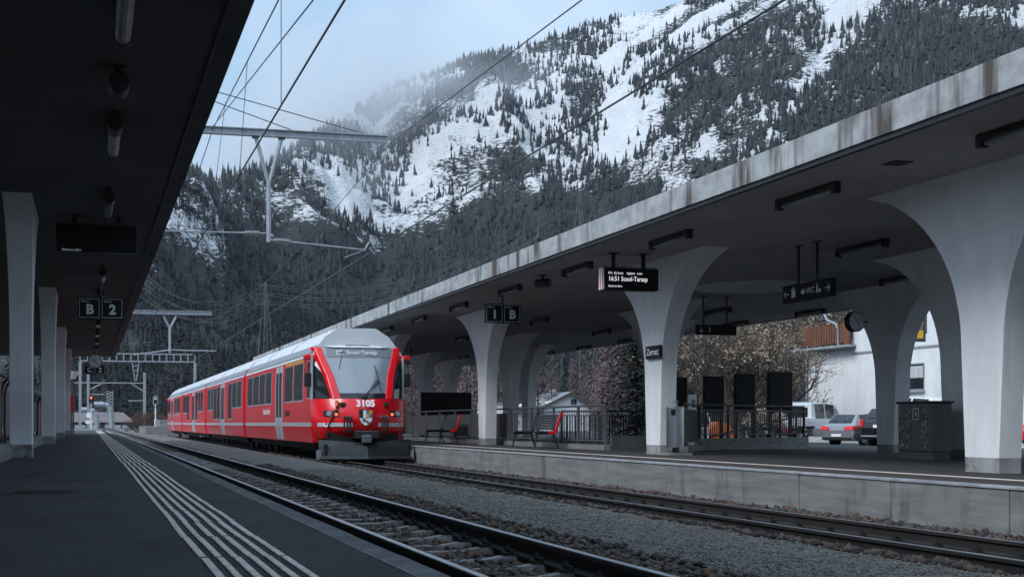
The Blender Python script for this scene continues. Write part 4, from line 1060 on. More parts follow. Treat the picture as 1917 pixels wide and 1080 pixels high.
for a, c2 in ((399.7, 406), (406.3, 412)): pane(B[1], a, c2, 1.22, ZW1)
door(B[1], 413.5, 420)
pane(B[1], 427, 434, 1.22, ZW1); pane(B[1], 434.5, 443, ZW0, ZW1, 2.2); pane(B[1], 443.5, 452, ZW0, ZW1)
pane(B[2], 343.2, 346.8, ZW0, ZW1); pane(B[2], 347, 350, ZW0, ZW1); pane(B[2], 350.3, 354, 1.22, ZW1)
door(B[2], 359.5, 364)
pane(B[2], 366, 370.5, 1.22, ZW1); pane(B[2], 371, 375, ZW0, ZW1, 2.1); pane(B[2], 375.4, 380, ZW0, ZW1)
pane(B[3], 326.5, 329.8, ZW0, ZW1); pane(B[3], 330.1, 333, ZW0, ZW1); pane(B[3], 333.3, 337, ZW0, ZW1)
door(B[3], 320.8, 324); pane(B[3], 315, 319, ZW0, ZW1)
# lettering and small marks on the front car
yl = (Yat(490) + Yat(509)) / 2
text('side_lettering', 'Rhätische Bahn', 0.30, 'text_white', train, (side_x(1.42) - 0.008 - TX, yl - YF, 1.45), rot=(math.pi/2, 0, -math.pi/2))
wall_panel('vent', 'dark_metal', B[0], Yat(542), Yat(534), 1.28, 1.44, 0.008)
wall_panel('first_class_band', 'yellow_paint', B[0], Yat(567), Yat(534), 2.87, 2.93, 0.006)

# ---- the nose
def N(w, yo, z): return (TX + w, YF + yo, T(z))
nose = MB()
lv = [  # z, side half width, corner (w, y), centre y
    (0.62, 1.20, (1.06, -0.62), -0.86),
    (0.80, 1.28, (1.12, -0.74), -1.06),
    (0.95, HWD, (1.10, -0.82), -1.18),
    (1.25, HWD, (1.00, -0.86), -1.20),
    (1.52, HWD, (0.90, -0.85), -1.15),
    (1.74, HWD, (0.80, -0.80), -1.04)]
rings = []
for z_, ws, (wc, yc_), yn in lv:
    half = [(-ws, 0.02), (-ws*0.985, -0.30), (-(ws*0.62 + wc*0.38)*1.0, yc_*0.62), (-wc, yc_), (-wc*0.52, yc_ + (yn - yc_)*0.72), (0, yn)]
    ring = half + [(-x, y_) for x, y_ in half[:-1][::-1]]
    rings.append([N(x, y_, z_) for x, y_ in ring])
nose.loft(rings, close=False, caps=False)
nose.quad(*rings[0]); nose.quad(*rings[-1][::-1])
no = nose.build('nose', 'red_paint', train, smooth=True)
# pillars, windscreen, cab windows
pil = [(1.74, 0.80, -0.80), (2.05, 0.86, -0.64), (2.40, 0.93, -0.44), (2.75, 1.05, -0.24), (3.02, 1.14, -0.08), (3.24, 1.20, 0.06)]
for s in (-1, 1):
    rg = []
    for z_, w_, y_ in pil:
        t_ = (z_ - 1.74) / 1.5
        rg.append([N(s*(w_ + 0.10 + 0.06*t_), y_ + 0.16, z_), N(s*(w_ + 0.05), y_ - 0.01, z_), N(s*(w_ - 0.15 + 0.02*t_), y_ - 0.055, z_), N(s*(w_ - 0.17 + 0.02*t_), y_ + 0.02, z_), N(s*(w_ - 0.02), y_ + 0.18, z_)])
    MB().loft(rg).build('pillar', 'red_paint', train, bevel=0.015, seg=2)
    # cab side glass between pillar and side wall
    g_ = MB(); zs_ = [1.76, 2.1, 2.5, 2.82]; L_ = []; R_ = []
    for z_ in zs_:
        w_ = float(np.interp(z_, [p[0] for p in pil], [p[1] for p in pil])); y_ = float(np.interp(z_, [p[0] for p in pil], [p[2] for p in pil]))
        L_.append(N(s*(w_ + 0.12), y_ + 0.15, z_)); R_.append(N(s*(HWD - 0.02), 0.03, z_))
    for k in range(3): g_.quad(L_[k], R_[k], R_[k+1], L_[k+1])
    g_.build('cab_window', 'dark_glass', train)
    cpost = MB(); cpost.box(*sorted((TX + s*(HWD - 0.06), TX + s*(HWD + 0.002))), YF - 0.10, YF + 0.03, T(1.72), T(2.96)); cpost.build('cab_post', 'train_door', train, bevel=0.01)
    # red shoulder above the side window carrying the mirror arm
    b = MB(); b.loft([[N(s*1.05, -0.02, 2.84), N(s*1.05, 0.20, 2.84), N(s*1.05, 0.20, 3.02), N(s*1.05, -0.02, 3.02)],
                      [N(s*1.40, -0.02, 2.86), N(s*1.40, 0.14, 2.86), N(s*1.40, 0.14, 3.00), N(s*1.40, -0.02, 3.00)]])
    sh = b.build('shoulder', 'red_paint', train, bevel=0.02, seg=2)
    b = MB(); b.box(*sorted((TX + s*1.38, TX + s*1.56)), YF - 0.06, YF + 0.12, T(2.88), T(3.02)); b.build('marker_light', 'red_paint', train, bevel=0.03, seg=2)
    b = MB(); b.path([N(s*1.50, 0.02, 2.90), N(s*1.53, -0.02, 2.60), N(s*1.47, -0.03, 2.30)], 0.014, 6); b.build('mirror_arm', 'black_metal', train)
    b = MB(); b.box(*sorted((TX + s*1.37, TX + s*1.56)), YF - 0.12, YF - 0.03, T(2.10), T(2.50)); b.build('mirror', 'black_metal', train, bevel=0.03, seg=2)
ws_ = MB(); rows = []
for z_ in (1.74, 2.1, 2.5, 2.9, 3.22):
    w_ = float(np.interp(z_, [p[0] for p in pil], [p[1] for p in pil])) - 0.13; y_ = float(np.interp(z_, [p[0] for p in pil], [p[2] for p in pil]))
    rows.append([N(-w_, y_ - 0.01, z_), N(-w_*0.5, y_ - 0.12, z_), N(0, y_ - 0.155, z_), N(w_*0.5, y_ - 0.12, z_), N(w_, y_ - 0.01, z_)])
ws_.loft(rows, close=False, caps=False)
ws_.build('windscreen', 'screen_glass', train, smooth=True)
def on_screen(w_, z_, out_=0.012):
    hw = float(np.interp(z_, [p[0] for p in pil], [p[1] for p in pil])) - 0.13; y_ = float(np.interp(z_, [p[0] for p in pil], [p[2] for p in pil]))
    bow = float(np.interp(abs(w_) / hw, [0, 0.5, 1], [-0.155, -0.12, -0.01]))
    return N(w_, y_ + bow - out_, z_)
b = MB()
for z0_, z1_, w_ in ((1.745, 1.90, 0.72),):
    xs_ = np.linspace(-w_, w_, 9)
    for a, c2 in zip(xs_[:-1], xs_[1:]): b.quad(on_screen(a, z0_), on_screen(c2, z0_), on_screen(c2, z1_), on_screen(a, z1_))
b.build('screen_base', 'dark_glass', train)
b = MB(); xs_ = np.linspace(-0.92, 0.92, 9)
for a, c2 in zip(xs_[:-1], xs_[1:]): b.quad(on_screen(a, 2.94), on_screen(c2, 2.94), on_screen(c2, 3.20), on_screen(a, 3.20))
b.build('destination_band', 'train_grey', train)
p = on_screen(-0.05, 3.07, 0.02); rot_s = (math.pi/2 - 0.50, 0, 0)
text('destination', 'Scuol-Tarasp', 0.17, 'text_white', train, (0.08, p[1] - YF - 0.035, 3.075), rot=rot_s)
b = MB(); b.quad(on_screen(-0.66, 3.0, 0.02), on_screen(-0.45, 3.0, 0.02), on_screen(-0.45, 3.15, 0.02), on_screen(-0.66, 3.15, 0.02)); b.build('route_box', 'train_stripe', train)
text('route_number', 'R15', 0.085, 'black_metal', train, (-0.555, p[1] - YF + 0.005, 3.07), rot=rot_s)
b = MB(); b.tube(on_screen(-0.02, 1.78, 0.05), on_screen(0.46, 2.30, 0.05), 0.012, 6); b.tube(on_screen(0.03, 1.78, 0.05), on_screen(0.50, 2.28, 0.05), 0.010, 6); b.build('wiper_arm', 'black_metal', train)
b = MB(); b.tube(on_screen(0.42, 2.72, 0.03), on_screen(0.53, 1.86, 0.03), 0.011, 5); b.build('wiper_blade', 'black_metal', train)
b = MB(); b.box(TX - 0.09, TX + 0.09, YF - 1.06, YF - 0.90, T(1.71), T(1.80)); b.build('wiper_motor', 'black_metal', train)
# sloping roof cap over the windscreen
cap = MB()
r_a = [N(x, 0.10 + 0.0*abs(x), z_) for x, z_ in ((-1.30, 3.04), (-1.14, 3.26), (-0.72, 3.235), (0, 3.235), (0.72, 3.235), (1.14, 3.26), (1.30, 3.04))]
r_a = [N(-1.335, 0.16, 3.02), N(-1.14, 0.08, 3.27), N(-0.70, -0.10, 3.225), N(0, -0.16, 3.225), N(0.70, -0.10, 3.225), N(1.14, 0.08, 3.27), N(1.335, 0.16, 3.02)]
r_b = [N(-1.335, 0.9, 3.02), N(-1.13, 0.9, 3.30), N(-0.80, 0.72, 3.62), N(0, 0.68, 3.64), N(0.80, 0.72, 3.62), N(1.13, 0.9, 3.30), N(1.335, 0.9, 3.02)]
r_c = [N(-1.335, 1.3, 3.02), N(-1.13, 1.3, 3.30), N(-0.60, 1.15, 3.80), N(0, 1.12, 3.80), N(0.60, 1.15, 3.80), N(1.13, 1.3, 3.30), N(1.335, 1.3, 3.02)]
cap.loft([r_a, r_b, r_c], close=False, caps=False)
cap.build('roof_cap', 'train_white', train)
b = MB(); b.raw([N(-0.36, 0.02, 3.27), N(0.36, 0.02, 3.27), N(0.25, 0.46, 3.535), N(-0.25, 0.46, 3.535), N(-0.36, -0.04, 3.27), N(0.36, -0.04, 3.27), N(0.25, 0.39, 3.55), N(-0.25, 0.39, 3.55)],
               [(4, 5, 6, 7), (0, 4, 7, 3), (1, 2, 6, 5), (3, 7, 6, 2), (0, 1, 5, 4)])
b.build('headlight_housing', 'train_grey', train)
b = MB(); b.raw([N(-0.31, -0.038, 3.295), N(0.31, -0.038, 3.295), N(0.22, 0.345, 3.525), N(-0.22, 0.345, 3.525)], [(0, 1, 2, 3)])
for q_ in range(4): b.v[q_] = (b.v[q_][0], b.v[q_][1] - 0.006, b.v[q_][2] + 0.010)
b.build('headlight_cover', 'train_stripe', train)
b = MB(); b.tube(N(-0.06, 0.10, 3.41), N(-0.06, 0.085, 3.435), 0.085, 16); b.build('headlight', 'lens', train)
b = MB(); b.tube(N(0.12, 0.10, 3.41), N(0.12, 0.09, 3.43), 0.045, 12); b.build('headlight', 'lens', train)
b = MB(); b.box(TX - 0.62, TX + 0.62, YF + 0.83, YF + 1.05, T(3.70), T(3.76)); b.build('roof_grille', 'train_grey', train)
# front fittings
text('running_number', '3105', 0.27, 'text_white', train, (0.0, -1.165, 1.60), bold=0.012, rot=(math.pi/2 - 0.35, 0, 0))
b = MB()
for k in range(8):
    a0, a1 = -1.0 + 0.25*k, -0.75 + 0.25*k
b = MB()
def on_nose(w_, z_, out_=0.01):
    zs_ = [p_[0] for p_ in lv]; wc = float(np.interp(z_, zs_, [p_[2][0] for p_ in lv])); yc_ = float(np.interp(z_, zs_, [p_[2][1] for p_ in lv])); yn = float(np.interp(z_, zs_, [p_[3] for p_ in lv])); ws2 = float(np.interp(z_, zs_, [p_[1] for p_ in lv]))
    xs2 = [0, wc*0.52, wc, ws2*0.62 + wc*0.38, ws2*0.985, ws2]; ys2 = [yn, yc_ + (yn-yc_)*0.72, yc_, yc_*0.62, -0.30, 0.02]
    return N(w_*1.005, float(np.interp(abs(w_), xs2, ys2)) - out_, z_)
for s in (-1, 1):
    b = MB(); xs2 = np.linspace(0.36, HWD*0.998, 9)
    for a, c2 in zip(xs2[:-1], xs2[1:]): b.quad(on_nose(s*a, 0.955, 0.022), on_nose(s*c2, 0.955, 0.022), on_nose(s*c2, 1.065, 0.022), on_nose(s*a, 1.065, 0.022))
    b.build('front_stripe', 'train_stripe', train)
    b = MB(); xs2 = np.linspace(0.72, 1.12, 4)
    for a, c2 in zip(xs2[:-1], xs2[1:]): b.quad(on_nose(s*a, 1.22, 0.016), on_nose(s*c2, 1.24, 0.016), on_nose(s*c2, 1.43, 0.016), on_nose(s*a, 1.40, 0.016))
    b.build('headlight_panel', 'black_metal', train)
    c2 = Vector(on_nose(s*0.98, 1.325, 0.02)); b = MB(); b.tube(c2, c2 + Vector((s*0.01, -0.03, 0)), 0.07, 14); b.build('headlight', 'lens', train)
    c2 = Vector(on_nose(s*0.80, 1.30, 0.02)); b = MB(); b.tube(c2, c2 + Vector((0, -0.03, 0)), 0.038, 12); b.build('tail_light', 'lamp_red', train)
    for k in range(3):
        q0 = Vector(on_nose(s*(0.44 + 0.08*k), 1.22, 0.0)); b = MB()
        b.path([q0, q0 + Vector((0, -0.12, 0.01)), q0 + Vector((s*0.02, -0.17, -0.10)), q0 + Vector((s*0.01, -0.14, -0.40)), q0 + Vector((-s*0.03, 0.02, -0.52))], 0.022, 7); b.build('hose', 'under', train)
        b = MB(); b.tube(q0 + Vector((0, 0.02, 0)), q0 + Vector((0, -0.10, 0.015)), 0.035, 8); b.build('hose_socket', 'grey_metal', train)
    b = MB(); c2 = Vector(on_nose(s*0.62, 1.58, 0.02)); b.cbox((c2.x, c2.y - 0.02, c2.z), (0.075, 0.05, 0.055)); b.build('step', 'under', train, bevel=0.01)
b = MB(); q0 = Vector(on_nose(-0.78, 1.62, 0.0)); b.path([q0, q0 + Vector((0, -0.10, -0.02)), q0 + Vector((-0.02, -0.12, -0.2)), q0 + Vector((-0.22, -0.04, -0.62)), q0 + Vector((-0.26, 0.02, -1.0))], 0.020, 7); b.build('jumper_cable', 'dark_metal', train)
b = MB(); b.tube(q0 + Vector((0, -0.04, 0.06)), q0 + Vector((0, -0.12, -0.10)), 0.05, 10); b.build('jumper_plug', 'orange_paint_and_light', train)
# crest
def shield(w_, h_):
    pts = [(-w_, h_), (w_, h_), (w_, -0.1*h_), (w_*0.82, -0.5*h_), (w_*0.45, -0.82*h_), (0, -h_), (-w_*0.45, -0.82*h_), (-w_*0.82, -0.5*h_), (-w_, -0.1*h_)]
    return pts
cy_, cz_ = -1.215, 1.20
b = MB(); b.prism([(TX + x, T(cz_ + z_)) for x, z_ in shield(0.18, 0.215)], 1, YF + cy_ - 0.016, YF + cy_ + 0.03); cr = b.build('crest', 'text_white', train)
b = MB(); b.prism([(TX + x, T(cz_ + z_)) for x, z_ in shield(0.195, 0.23)], 1, YF + cy_ - 0.008, YF + cy_ + 0.03); b.build('crest_rim', 'crest_black', train)
for x0, x1, z0_, z1_, m_ in ((-0.18, -0.09, 0.0, 0.215, 'crest_black'), (0.005, 0.09, 0.11, 0.215, 'crest_blue'), (0.09, 0.18, 0.11, 0.215, 'yellow_paint'), (0.005, 0.09, 0.0, 0.11, 'yellow_paint'), (0.09, 0.18, 0.0, 0.11, 'crest_blue')):
    b = MB(); b.box(TX + x0, TX + x1, YF + cy_ - 0.021, YF + cy_ - 0.0165, T(cz_ + z0_), T(cz_ + z1_)); b.build('crest_field', m_, train)
b = MB(); yy = YF + cy_ - 0.02
for a, c2, th in (((0.07, -0.13), (-0.04, -0.06), 0.024), ((-0.04, -0.06), (-0.07, -0.015), 0.015), ((-0.07, -0.015), (-0.11, -0.03), 0.012), ((-0.07, -0.012), (-0.01, -0.005), 0.007), ((-0.01, -0.005), (0.03, -0.03), 0.006), ((-0.04, -0.07), (-0.12, -0.075), 0.009), ((-0.03, -0.08), (-0.10, -0.11), 0.009), ((0.06, -0.13), (0.02, -0.18), 0.010), ((0.08, -0.12), (0.11, -0.165), 0.010), ((0.08, -0.12), (0.12, -0.09), 0.007)):
    b.tube((TX + a[0], yy, T(cz_ + a[1])), (TX + c2[0], yy, T(cz_ + c2[1])), th*0.8, 6)
b.build('crest_figure', 'crest_black', train)
# coupler and snow plough
b = MB(); b.box(TX - 1.02, TX + 1.02, YF - 0.85, YF + 0.2, T(0.42), T(0.80)); b.build('buffer_beam', 'under', train, bevel=0.03)
b = MB(); b.box(TX - 0.34, TX + 0.34, YF - 1.42, YF - 0.8, T(0.62), T(0.84)); b.tube((TX + 0.02, YF - 1.50, T(0.62)), (TX + 0.02, YF - 0.9, T(0.62)), 0.13, 14); b.build('coupler', 'plough', train, bevel=0.02)
b = MB(); b.box(TX - 0.16, TX + 0.10, YF - 1.52, YF - 1.36, T(0.50), T(0.72)); b.build('coupler_face', 'grey_metal', train, bevel=0.02)
pl = []
for k, x in enumerate(np.linspace(-1.32, 1.32, 13)):
    yb = -1.52 + 0.26 * abs(x) / 1.32
    pl.append([N(x, yb + 0.20, 0.60 - 0.10*(1 - abs(x)/1.32)), N(x, yb + 0.10, 0.42), N(x, yb + 0.045, 0.28), N(x, yb, 0.14), N(x, yb - 0.06, 0.06), N(x, yb - 0.03, 0.06), N(x, yb + 0.16, 0.42), N(x, yb + 0.24, 0.60 - 0.10*(1 - abs(x)/1.32))])
MB().loft(pl).build('snow_plough', 'plough', train, smooth=False, bevel=0.004)
for s in (-1, 1):
    b = MB(); b.box(*sorted((TX + s*1.10, TX + s*1.20)), YF - 1.3, YF - 0.3, T(0.16), T(0.46)); b.build('plough_bracket', 'under', train)
    b = MB(); b.box(*sorted((TX + s*1.28, TX + s*1.36)), YF - 1.28, YF - 0.95, T(0.05), T(0.30)); b.build('plough_shoe', 'galvanised', train)
# rear cab and pantograph
b = MB(); yr = ends[4]
b.loft([[(TX + x, yr, T(z_)) for x, z_ in ((-HWD, 0.95), (-HWD, 2.25), (-1.3, 3.0), (1.3, 3.0), (HWD, 2.25), (HWD, 0.95))], [(TX + x*0.7, yr + 1.0, T(z_*0.92)) for x, z_ in ((-HWD, 0.95), (-HWD, 2.25), (-1.3, 3.0), (1.3, 3.0), (HWD, 2.25), (HWD, 0.95))]])
b.build('rear_nose', 'red_paint', train)
b = MB(); b.box(TX - 1.50, TX - 1.34, yr - 0.5, yr - 0.3, T(2.86), T(3.02)); b.build('marker_light', 'red_paint', train, bevel=0.03)
b = MB(); b.box(TX - 1.56, TX - 1.40, yr - 0.5, yr - 0.42, T(2.0), T(2.5)); b.build('mirror', 'black_metal', train, bevel=0.02)
yp = 89.0
b = MB(); b.box(TX - 0.6, TX + 0.6, yp - 0.5, yp + 0.5, T(3.86), T(3.96))
for sx in (-0.4, 0.4): b.tube((TX + sx, yp, T(3.95)), (TX + sx*1.2, yp - 1.3, T(4.85)), 0.05, 6); b.tube((TX + sx*1.2, yp - 1.3, T(4.85)), (TX + sx*0.8, yp + 0.1, T(5.70)), 0.045, 6)
b.tube((TX - 0.75, yp + 0.1, T(5.72)), (TX + 0.75, yp + 0.1, T(5.72)), 0.045, 6); b.tube((TX - 0.75, yp + 0.4, T(5.72)), (TX + 0.75, yp + 0.4, T(5.72)), 0.045, 6)
b.build('pantograph', 'under', train)
# antenna rod on the screen
b = MB(); b.tube(on_screen(-0.62, 2.60, 0.03), on_screen(-0.46, 3.14, 0.03), 0.008, 5); b.tube(on_screen(-0.56, 3.08, 0.03), on_screen(-0.42, 3.08, 0.03), 0.010, 5); b.build('aerial', 'black_metal', train)
# ================================================================ CATENARY
def wire(name, label, pts, r, m='black_metal', group=None):
    b = MB(); b.path(pts, r, 5); return tag(b.build(name, m), label, 'wire', group)
def back_to(p0, p1, ax, val):            # run the line p1 -> p0 on until a coordinate is reached
    k_ = (val - p1[ax]) / (p0[ax] - p1[ax]); return p1 + (p0 - p1) * k_
def sag(p0, p1, s, n=14):
    p0, p1 = Vector(p0), Vector(p1)
    return [p0.lerp(p1, t/n) - Vector((0, 0, 4*s*(t/n)*(1-t/n))) for t in range(n + 1)]
GY = [-8.0, Yd(35.7, 4.75), Yd(97.0, 5.2), Yd(146.0, 4.9), 210.0]
CZ = EYE + 4.75; MZ = EYE + 6.3
for xt, nm in ((X2 + 0.05, 'left track'), (X1 + 0.1, 'train track')):
    wire('contact_wire', 'black overhead contact wire above the ' + ('near empty track' if nm[0] == 'l' else 'track of the train'), [(xt, y, CZ) for y in GY], 0.016)
    top, mid = (at_y(398, 243, GY[1]), at_x(522, 0, 2.78)) if nm[0] == 'l' else (at_y(728, 270, GY[1]), at_x(1090, 0, 7.6))
    pts = [Vector((xt, -8, MZ + 0.1)), Vector((xt, 4, MZ + 0.05)), mid, top]
    for a, c2 in zip(GY[1:-1], GY[2:]): pts += sag((top.x if a == GY[1] else xt, a, top.z if a == GY[1] else MZ + 1.2), (xt, c2, MZ + 1.2), 1.2)[1:]
    wire('carrier_wire', 'black carrier wire hung above the contact wire of the ' + ('near empty track' if nm[0] == 'l' else 'track of the train'), pts, 0.013)
    if nm[0] == 'l':
        dp = []
        for y in (19.4, 25.0, 31.0):
            q_ = mid.lerp(top, max(0.0, (y - mid.y) / (top.y - mid.y)))
            wire('dropper', 'thin dropper wire between carrier and contact wire above the near track', [(q_.x, y, q_.z), (xt, y, CZ)], 0.007, group='droppers above the near track')
wire('feeder_wire', 'thin black feeder wire between the two tracks', [back_to(at_y(587, 0, 14.0), at_y(395, 242, GY[1]), 1, -8.0), at_y(395, 242, GY[1])], 0.010)
# first support: beam with a forked drop post and two arms
def support(label, Y, xl, xr, zb_, xd, zfork, zbot, s=1.0):
    t = thing('catenary_support', label, 'catenary support', (xd, Y, zbot))
    b = MB(); b.box(xl, xr, Y - 0.09*s, Y + 0.09*s, zb_ - 0.10*s, zb_ - 0.075*s); b.box(xl, xr, Y - 0.09*s, Y + 0.09*s, zb_ + 0.075*s, zb_ + 0.10*s); b.box(xl, xr, Y - 0.02*s, Y + 0.02*s, zb_ - 0.074*s, zb_ + 0.074*s)
    b.build('beam', 'galvanised', t)
    b = MB(); b.box(xl - 0.12, xl + 0.12, Y - 0.12, Y + 0.12, -1.0, zb_ + 0.1); b.build('mast', 'galvanised', t)
    for sx in (-1, 1):
        b = MB(); b.tube((xd + sx*0.36*s, Y, zb_ - 0.10*s), (xd, Y, zfork), 0.055*s, 8); b.build('fork', 'galvanised', t)
        b = MB(); b.box(xd + sx*0.36*s - 0.09*s, xd + sx*0.36*s + 0.09*s, Y - 0.1*s, Y + 0.1*s, zb_ - 0.15*s, zb_ - 0.101*s); b.build('clamp', 'dark_metal', t)
    b = MB(); b.tube((xd, Y, zfork + 0.1), (xd, Y, zbot), 0.065*s, 8); b.build('drop_post', 'galvanised', t)
    return t
Y1 = GY[1]; c_ = at_y(503, 450, Y1); xd = c_.x; zbot = c_.z - 0.05
zb_ = at_y(555, 252.5, Y1).z; zfork = at_y(503, 345, Y1).z
t = support('galvanised overhead line beam with a forked drop post above the train nose', Y1, -7.5, at_y(725, 262, Y1).x, zb_, xd, zfork, zbot)
for (pxa, pya, pxb, pyb, xe) in ((488, 437, 300, 432, None), (515, 450, 683, 468, None)):
    a, c2 = at_y(pxa, pya, Y1), at_y(pxb, pyb, Y1)
    d_ = (c2 - a).normalized(); b = MB(); b.tube(Vector((xd, Y1, a.z)), a, 0.03, 6); b.tube(a + d_*0.45, c2, 0.024, 6); b.build('arm', 'galvanised', t)
    b = MB(); b.tube(a, a + d_*0.45, 0.035, 8)
    for k in range(6): q0 = a + d_*(0.05 + 0.065*k); b.tube(q0, q0 + d_*0.03, 0.07, 10)
    b.build('insulator', 'insulator', t)
a = at_y(683, 468, Y1); b = MB(); b.tube(a, a + Vector((0.12, 0, 0.22)), 0.02, 6); b.tube(a, (X1 - 0.6, Y1, CZ - 0.15), 0.014, 5); b.build('steady_arm', 'galvanised', t)
b = MB(); ai = Vector((X1 + 0.1, Y1, zb_ - 0.1)); b.tube(ai, ai - Vector((0, 0, 0.5)), 0.03, 8)
for k in range(4): b.tube(ai - Vector((0, 0, 0.1 + 0.09*k)), ai - Vector((0, 0, 0.14 + 0.09*k)), 0.07, 10)
b.build('insulator', 'insulator', t)
wire('guy_wire', 'black stay wire running from the canopy edge to the beam end', [back_to(at_y(405, 172, 35.0), at_y(672, 248, Y1), 0, -7.4), at_y(672, 248, Y1)], 0.014)
wire('guy_wire', 'black stay wire running from the canopy edge to the beam middle', [back_to(at_y(400, 190, 35.0), at_y(562, 250, Y1), 0, -7.4), at_y(562, 250, Y1)], 0.014)
# second and third supports
Y2 = GY[2]
c_ = at_y(318, 660, Y2)
t = support('smaller forked overhead line support behind the train', Y2, -7.0, at_y(397, 586, Y2).x, at_y(320, 585, Y2).z, c_.x, at_y(318, 615, Y2).z, c_.z, 1.5)
a = at_y(318, 655, Y2); b = MB(); b.tube(a, at_y(405, 657, Y2), 0.05, 6); b.tube(a, at_y(250, 664, Y2), 0.05, 6); b.build('arm', 'galvanised', t)
Y3 = GY[3]
t = thing('lattice_gantry', 'pale lattice girder spanning the tracks far behind the train', 'gantry', (at_y(254, 712, Y3).x, Y3, 0))
a, c2 = at_y(150, 668, Y3), at_y(365, 668, Y3); hh = 0.42
for zz in (hh, -hh): b = MB(); b.box(a.x, c2.x, Y3 - 0.1, Y3 + 0.1, a.z + zz - 0.07, a.z + zz + 0.07); b.build('chord', 'galvanised', t)
for k in range(17):
    x = a.x + (c2.x - a.x) * k / 16; b = MB(); b.box(x - 0.06, x + 0.06, Y3 - 0.08, Y3 + 0.08, a.z - hh + 0.072, a.z + hh - 0.072); b.build('strut', 'galvanised', t)
for xx in (a.x, c2.x): b = MB(); b.box(xx - 0.15, xx + 0.15, Y3 - 0.15, Y3 + 0.15, -1, a.z - hh - 0.08); b.build('mast', 'galvanised', t)
q0 = at_y(254, 712, Y3)
for sx in (-1, 1): b = MB(); b.tube((q0.x + sx*0.4, Y3, a.z - hh), (q0.x + sx*0.08, Y3, q0.z), 0.06, 6); b.build('drop_post', 'galvanised', t)
for k in range(4): zz = a.z - hh - 0.5 - 0.55*k; wq = 0.4*(1 - (0.5 + 0.55*k)/(a.z - hh - q0.z)) + 0.06; b = MB(); b.box(q0.x - wq, q0.x + wq, Y3 - 0.04, Y3 + 0.04, zz - 0.04, zz + 0.04); b.build('rung', 'galvanised', t)
Y4 = 205.0
t = thing('overhead_gantry', 'grey portal gantry with a braced mast near the far signals', 'gantry', (at_y(270, 800, Y4).x, Y4, -1))
a, c2 = at_y(138, 716, Y4), at_y(271, 716, Y4)
b = MB(); b.box(a.x, c2.x, Y4 - 0.12, Y4 + 0.12, a.z - 0.09, a.z + 0.09); b.build('beam', 'galvanised', t)
for px_, w_ in ((270.5, 0.20), (165, 0.20)): xx = at_y(px_, 716, Y4).x; b = MB(); b.box(xx - w_, xx + w_, Y4 - 0.3, Y4 + 0.3, -1, a.z + 1.6); b.build('mast', 'galvanised', t)
q1 = at_y(246, 718, Y4); q2 = at_y(268, 732, Y4); b = MB(); b.tube(q1, q2, 0.10, 6); b.build('brace', 'galvanised', t)
q1 = at_y(190, 718, Y4); q2 = at_y(167, 730, Y4); b = MB(); b.tube(q1, q2, 0.10, 6); b.build('brace', 'galvanised', t)
for px0, px1_, py_ in ((240, 268, 750), (170, 196, 738), (170, 200, 775), (170, 198, 785)): b = MB(); b.tube(at_y(px0, py_, Y4), at_y(px1_, py_, Y4), 0.09, 6); b.build('cantilever', 'galvanised', t)

# ================================================================ FAR END OF THE STATION
def signal(label, px, ptop, pbase, Y, red, white_rim):
    c0 = at_y(px, pbase, Y); c1 = at_y(px, ptop, Y); hgt = c1.z - c0.z
    t = thing('railway_signal', label, 'signal', (c0.x, Y, c0.z)); u_ = hgt / 6.0
    b = MB(); b.tube((0, 0, 0), (0, 0, hgt - u_*1.3), 0.11*u_, 8); b.tube((0, 0, 0), (0, 0, u_*1.6), 0.20*u_, 8); b.build('mast', 'text_white', t, world=False)
    rr_ = 0.38 * u_; zc = hgt - 0.85*u_
    def pill(r_, l_):
        return [(r_*math.cos(a_), l_ + r_*math.sin(a_)) for a_ in np.linspace(0, math.pi, 9)] + [(-r_*math.cos(a_), -l_ - r_*math.sin(a_)) for a_ in np.linspace(0, math.pi, 9)]
    if white_rim: b = MB(); b.prism([(x, zc + z_) for x, z_ in pill(rr_*1.18, 0.42*u_)], 1, -0.05*u_, 0.10*u_); b.build('rim', 'text_white', t, world=False)
    b = MB(); b.prism([(x, zc + z_) for x, z_ in pill(rr_, 0.42*u_)], 1, -0.10*u_, 0.12*u_); b.build('head', 'black_metal', t, world=False)
    b = MB(); b.tube((0, -0.10*u_, zc + 0.35*u_), (0, -0.16*u_, zc + 0.35*u_), 0.20*u_, 12); b.build('lamp', 'lamp_red' if red else 'text_white', t, world=False)
    b = MB(); b.box(-0.26*u_, 0.26*u_, -0.08*u_, 0.08*u_, zc - 1.5*u_, zc - 1.05*u_); b.build('plate', 'black_metal', t, world=False)
signal('railway signal with a white rimmed black head beside the train rear', 291, 741, 800, 150, False, True)
signal('railway signal showing red at the far end of the left platform', 170.5, 739, 803, 150, True, False)
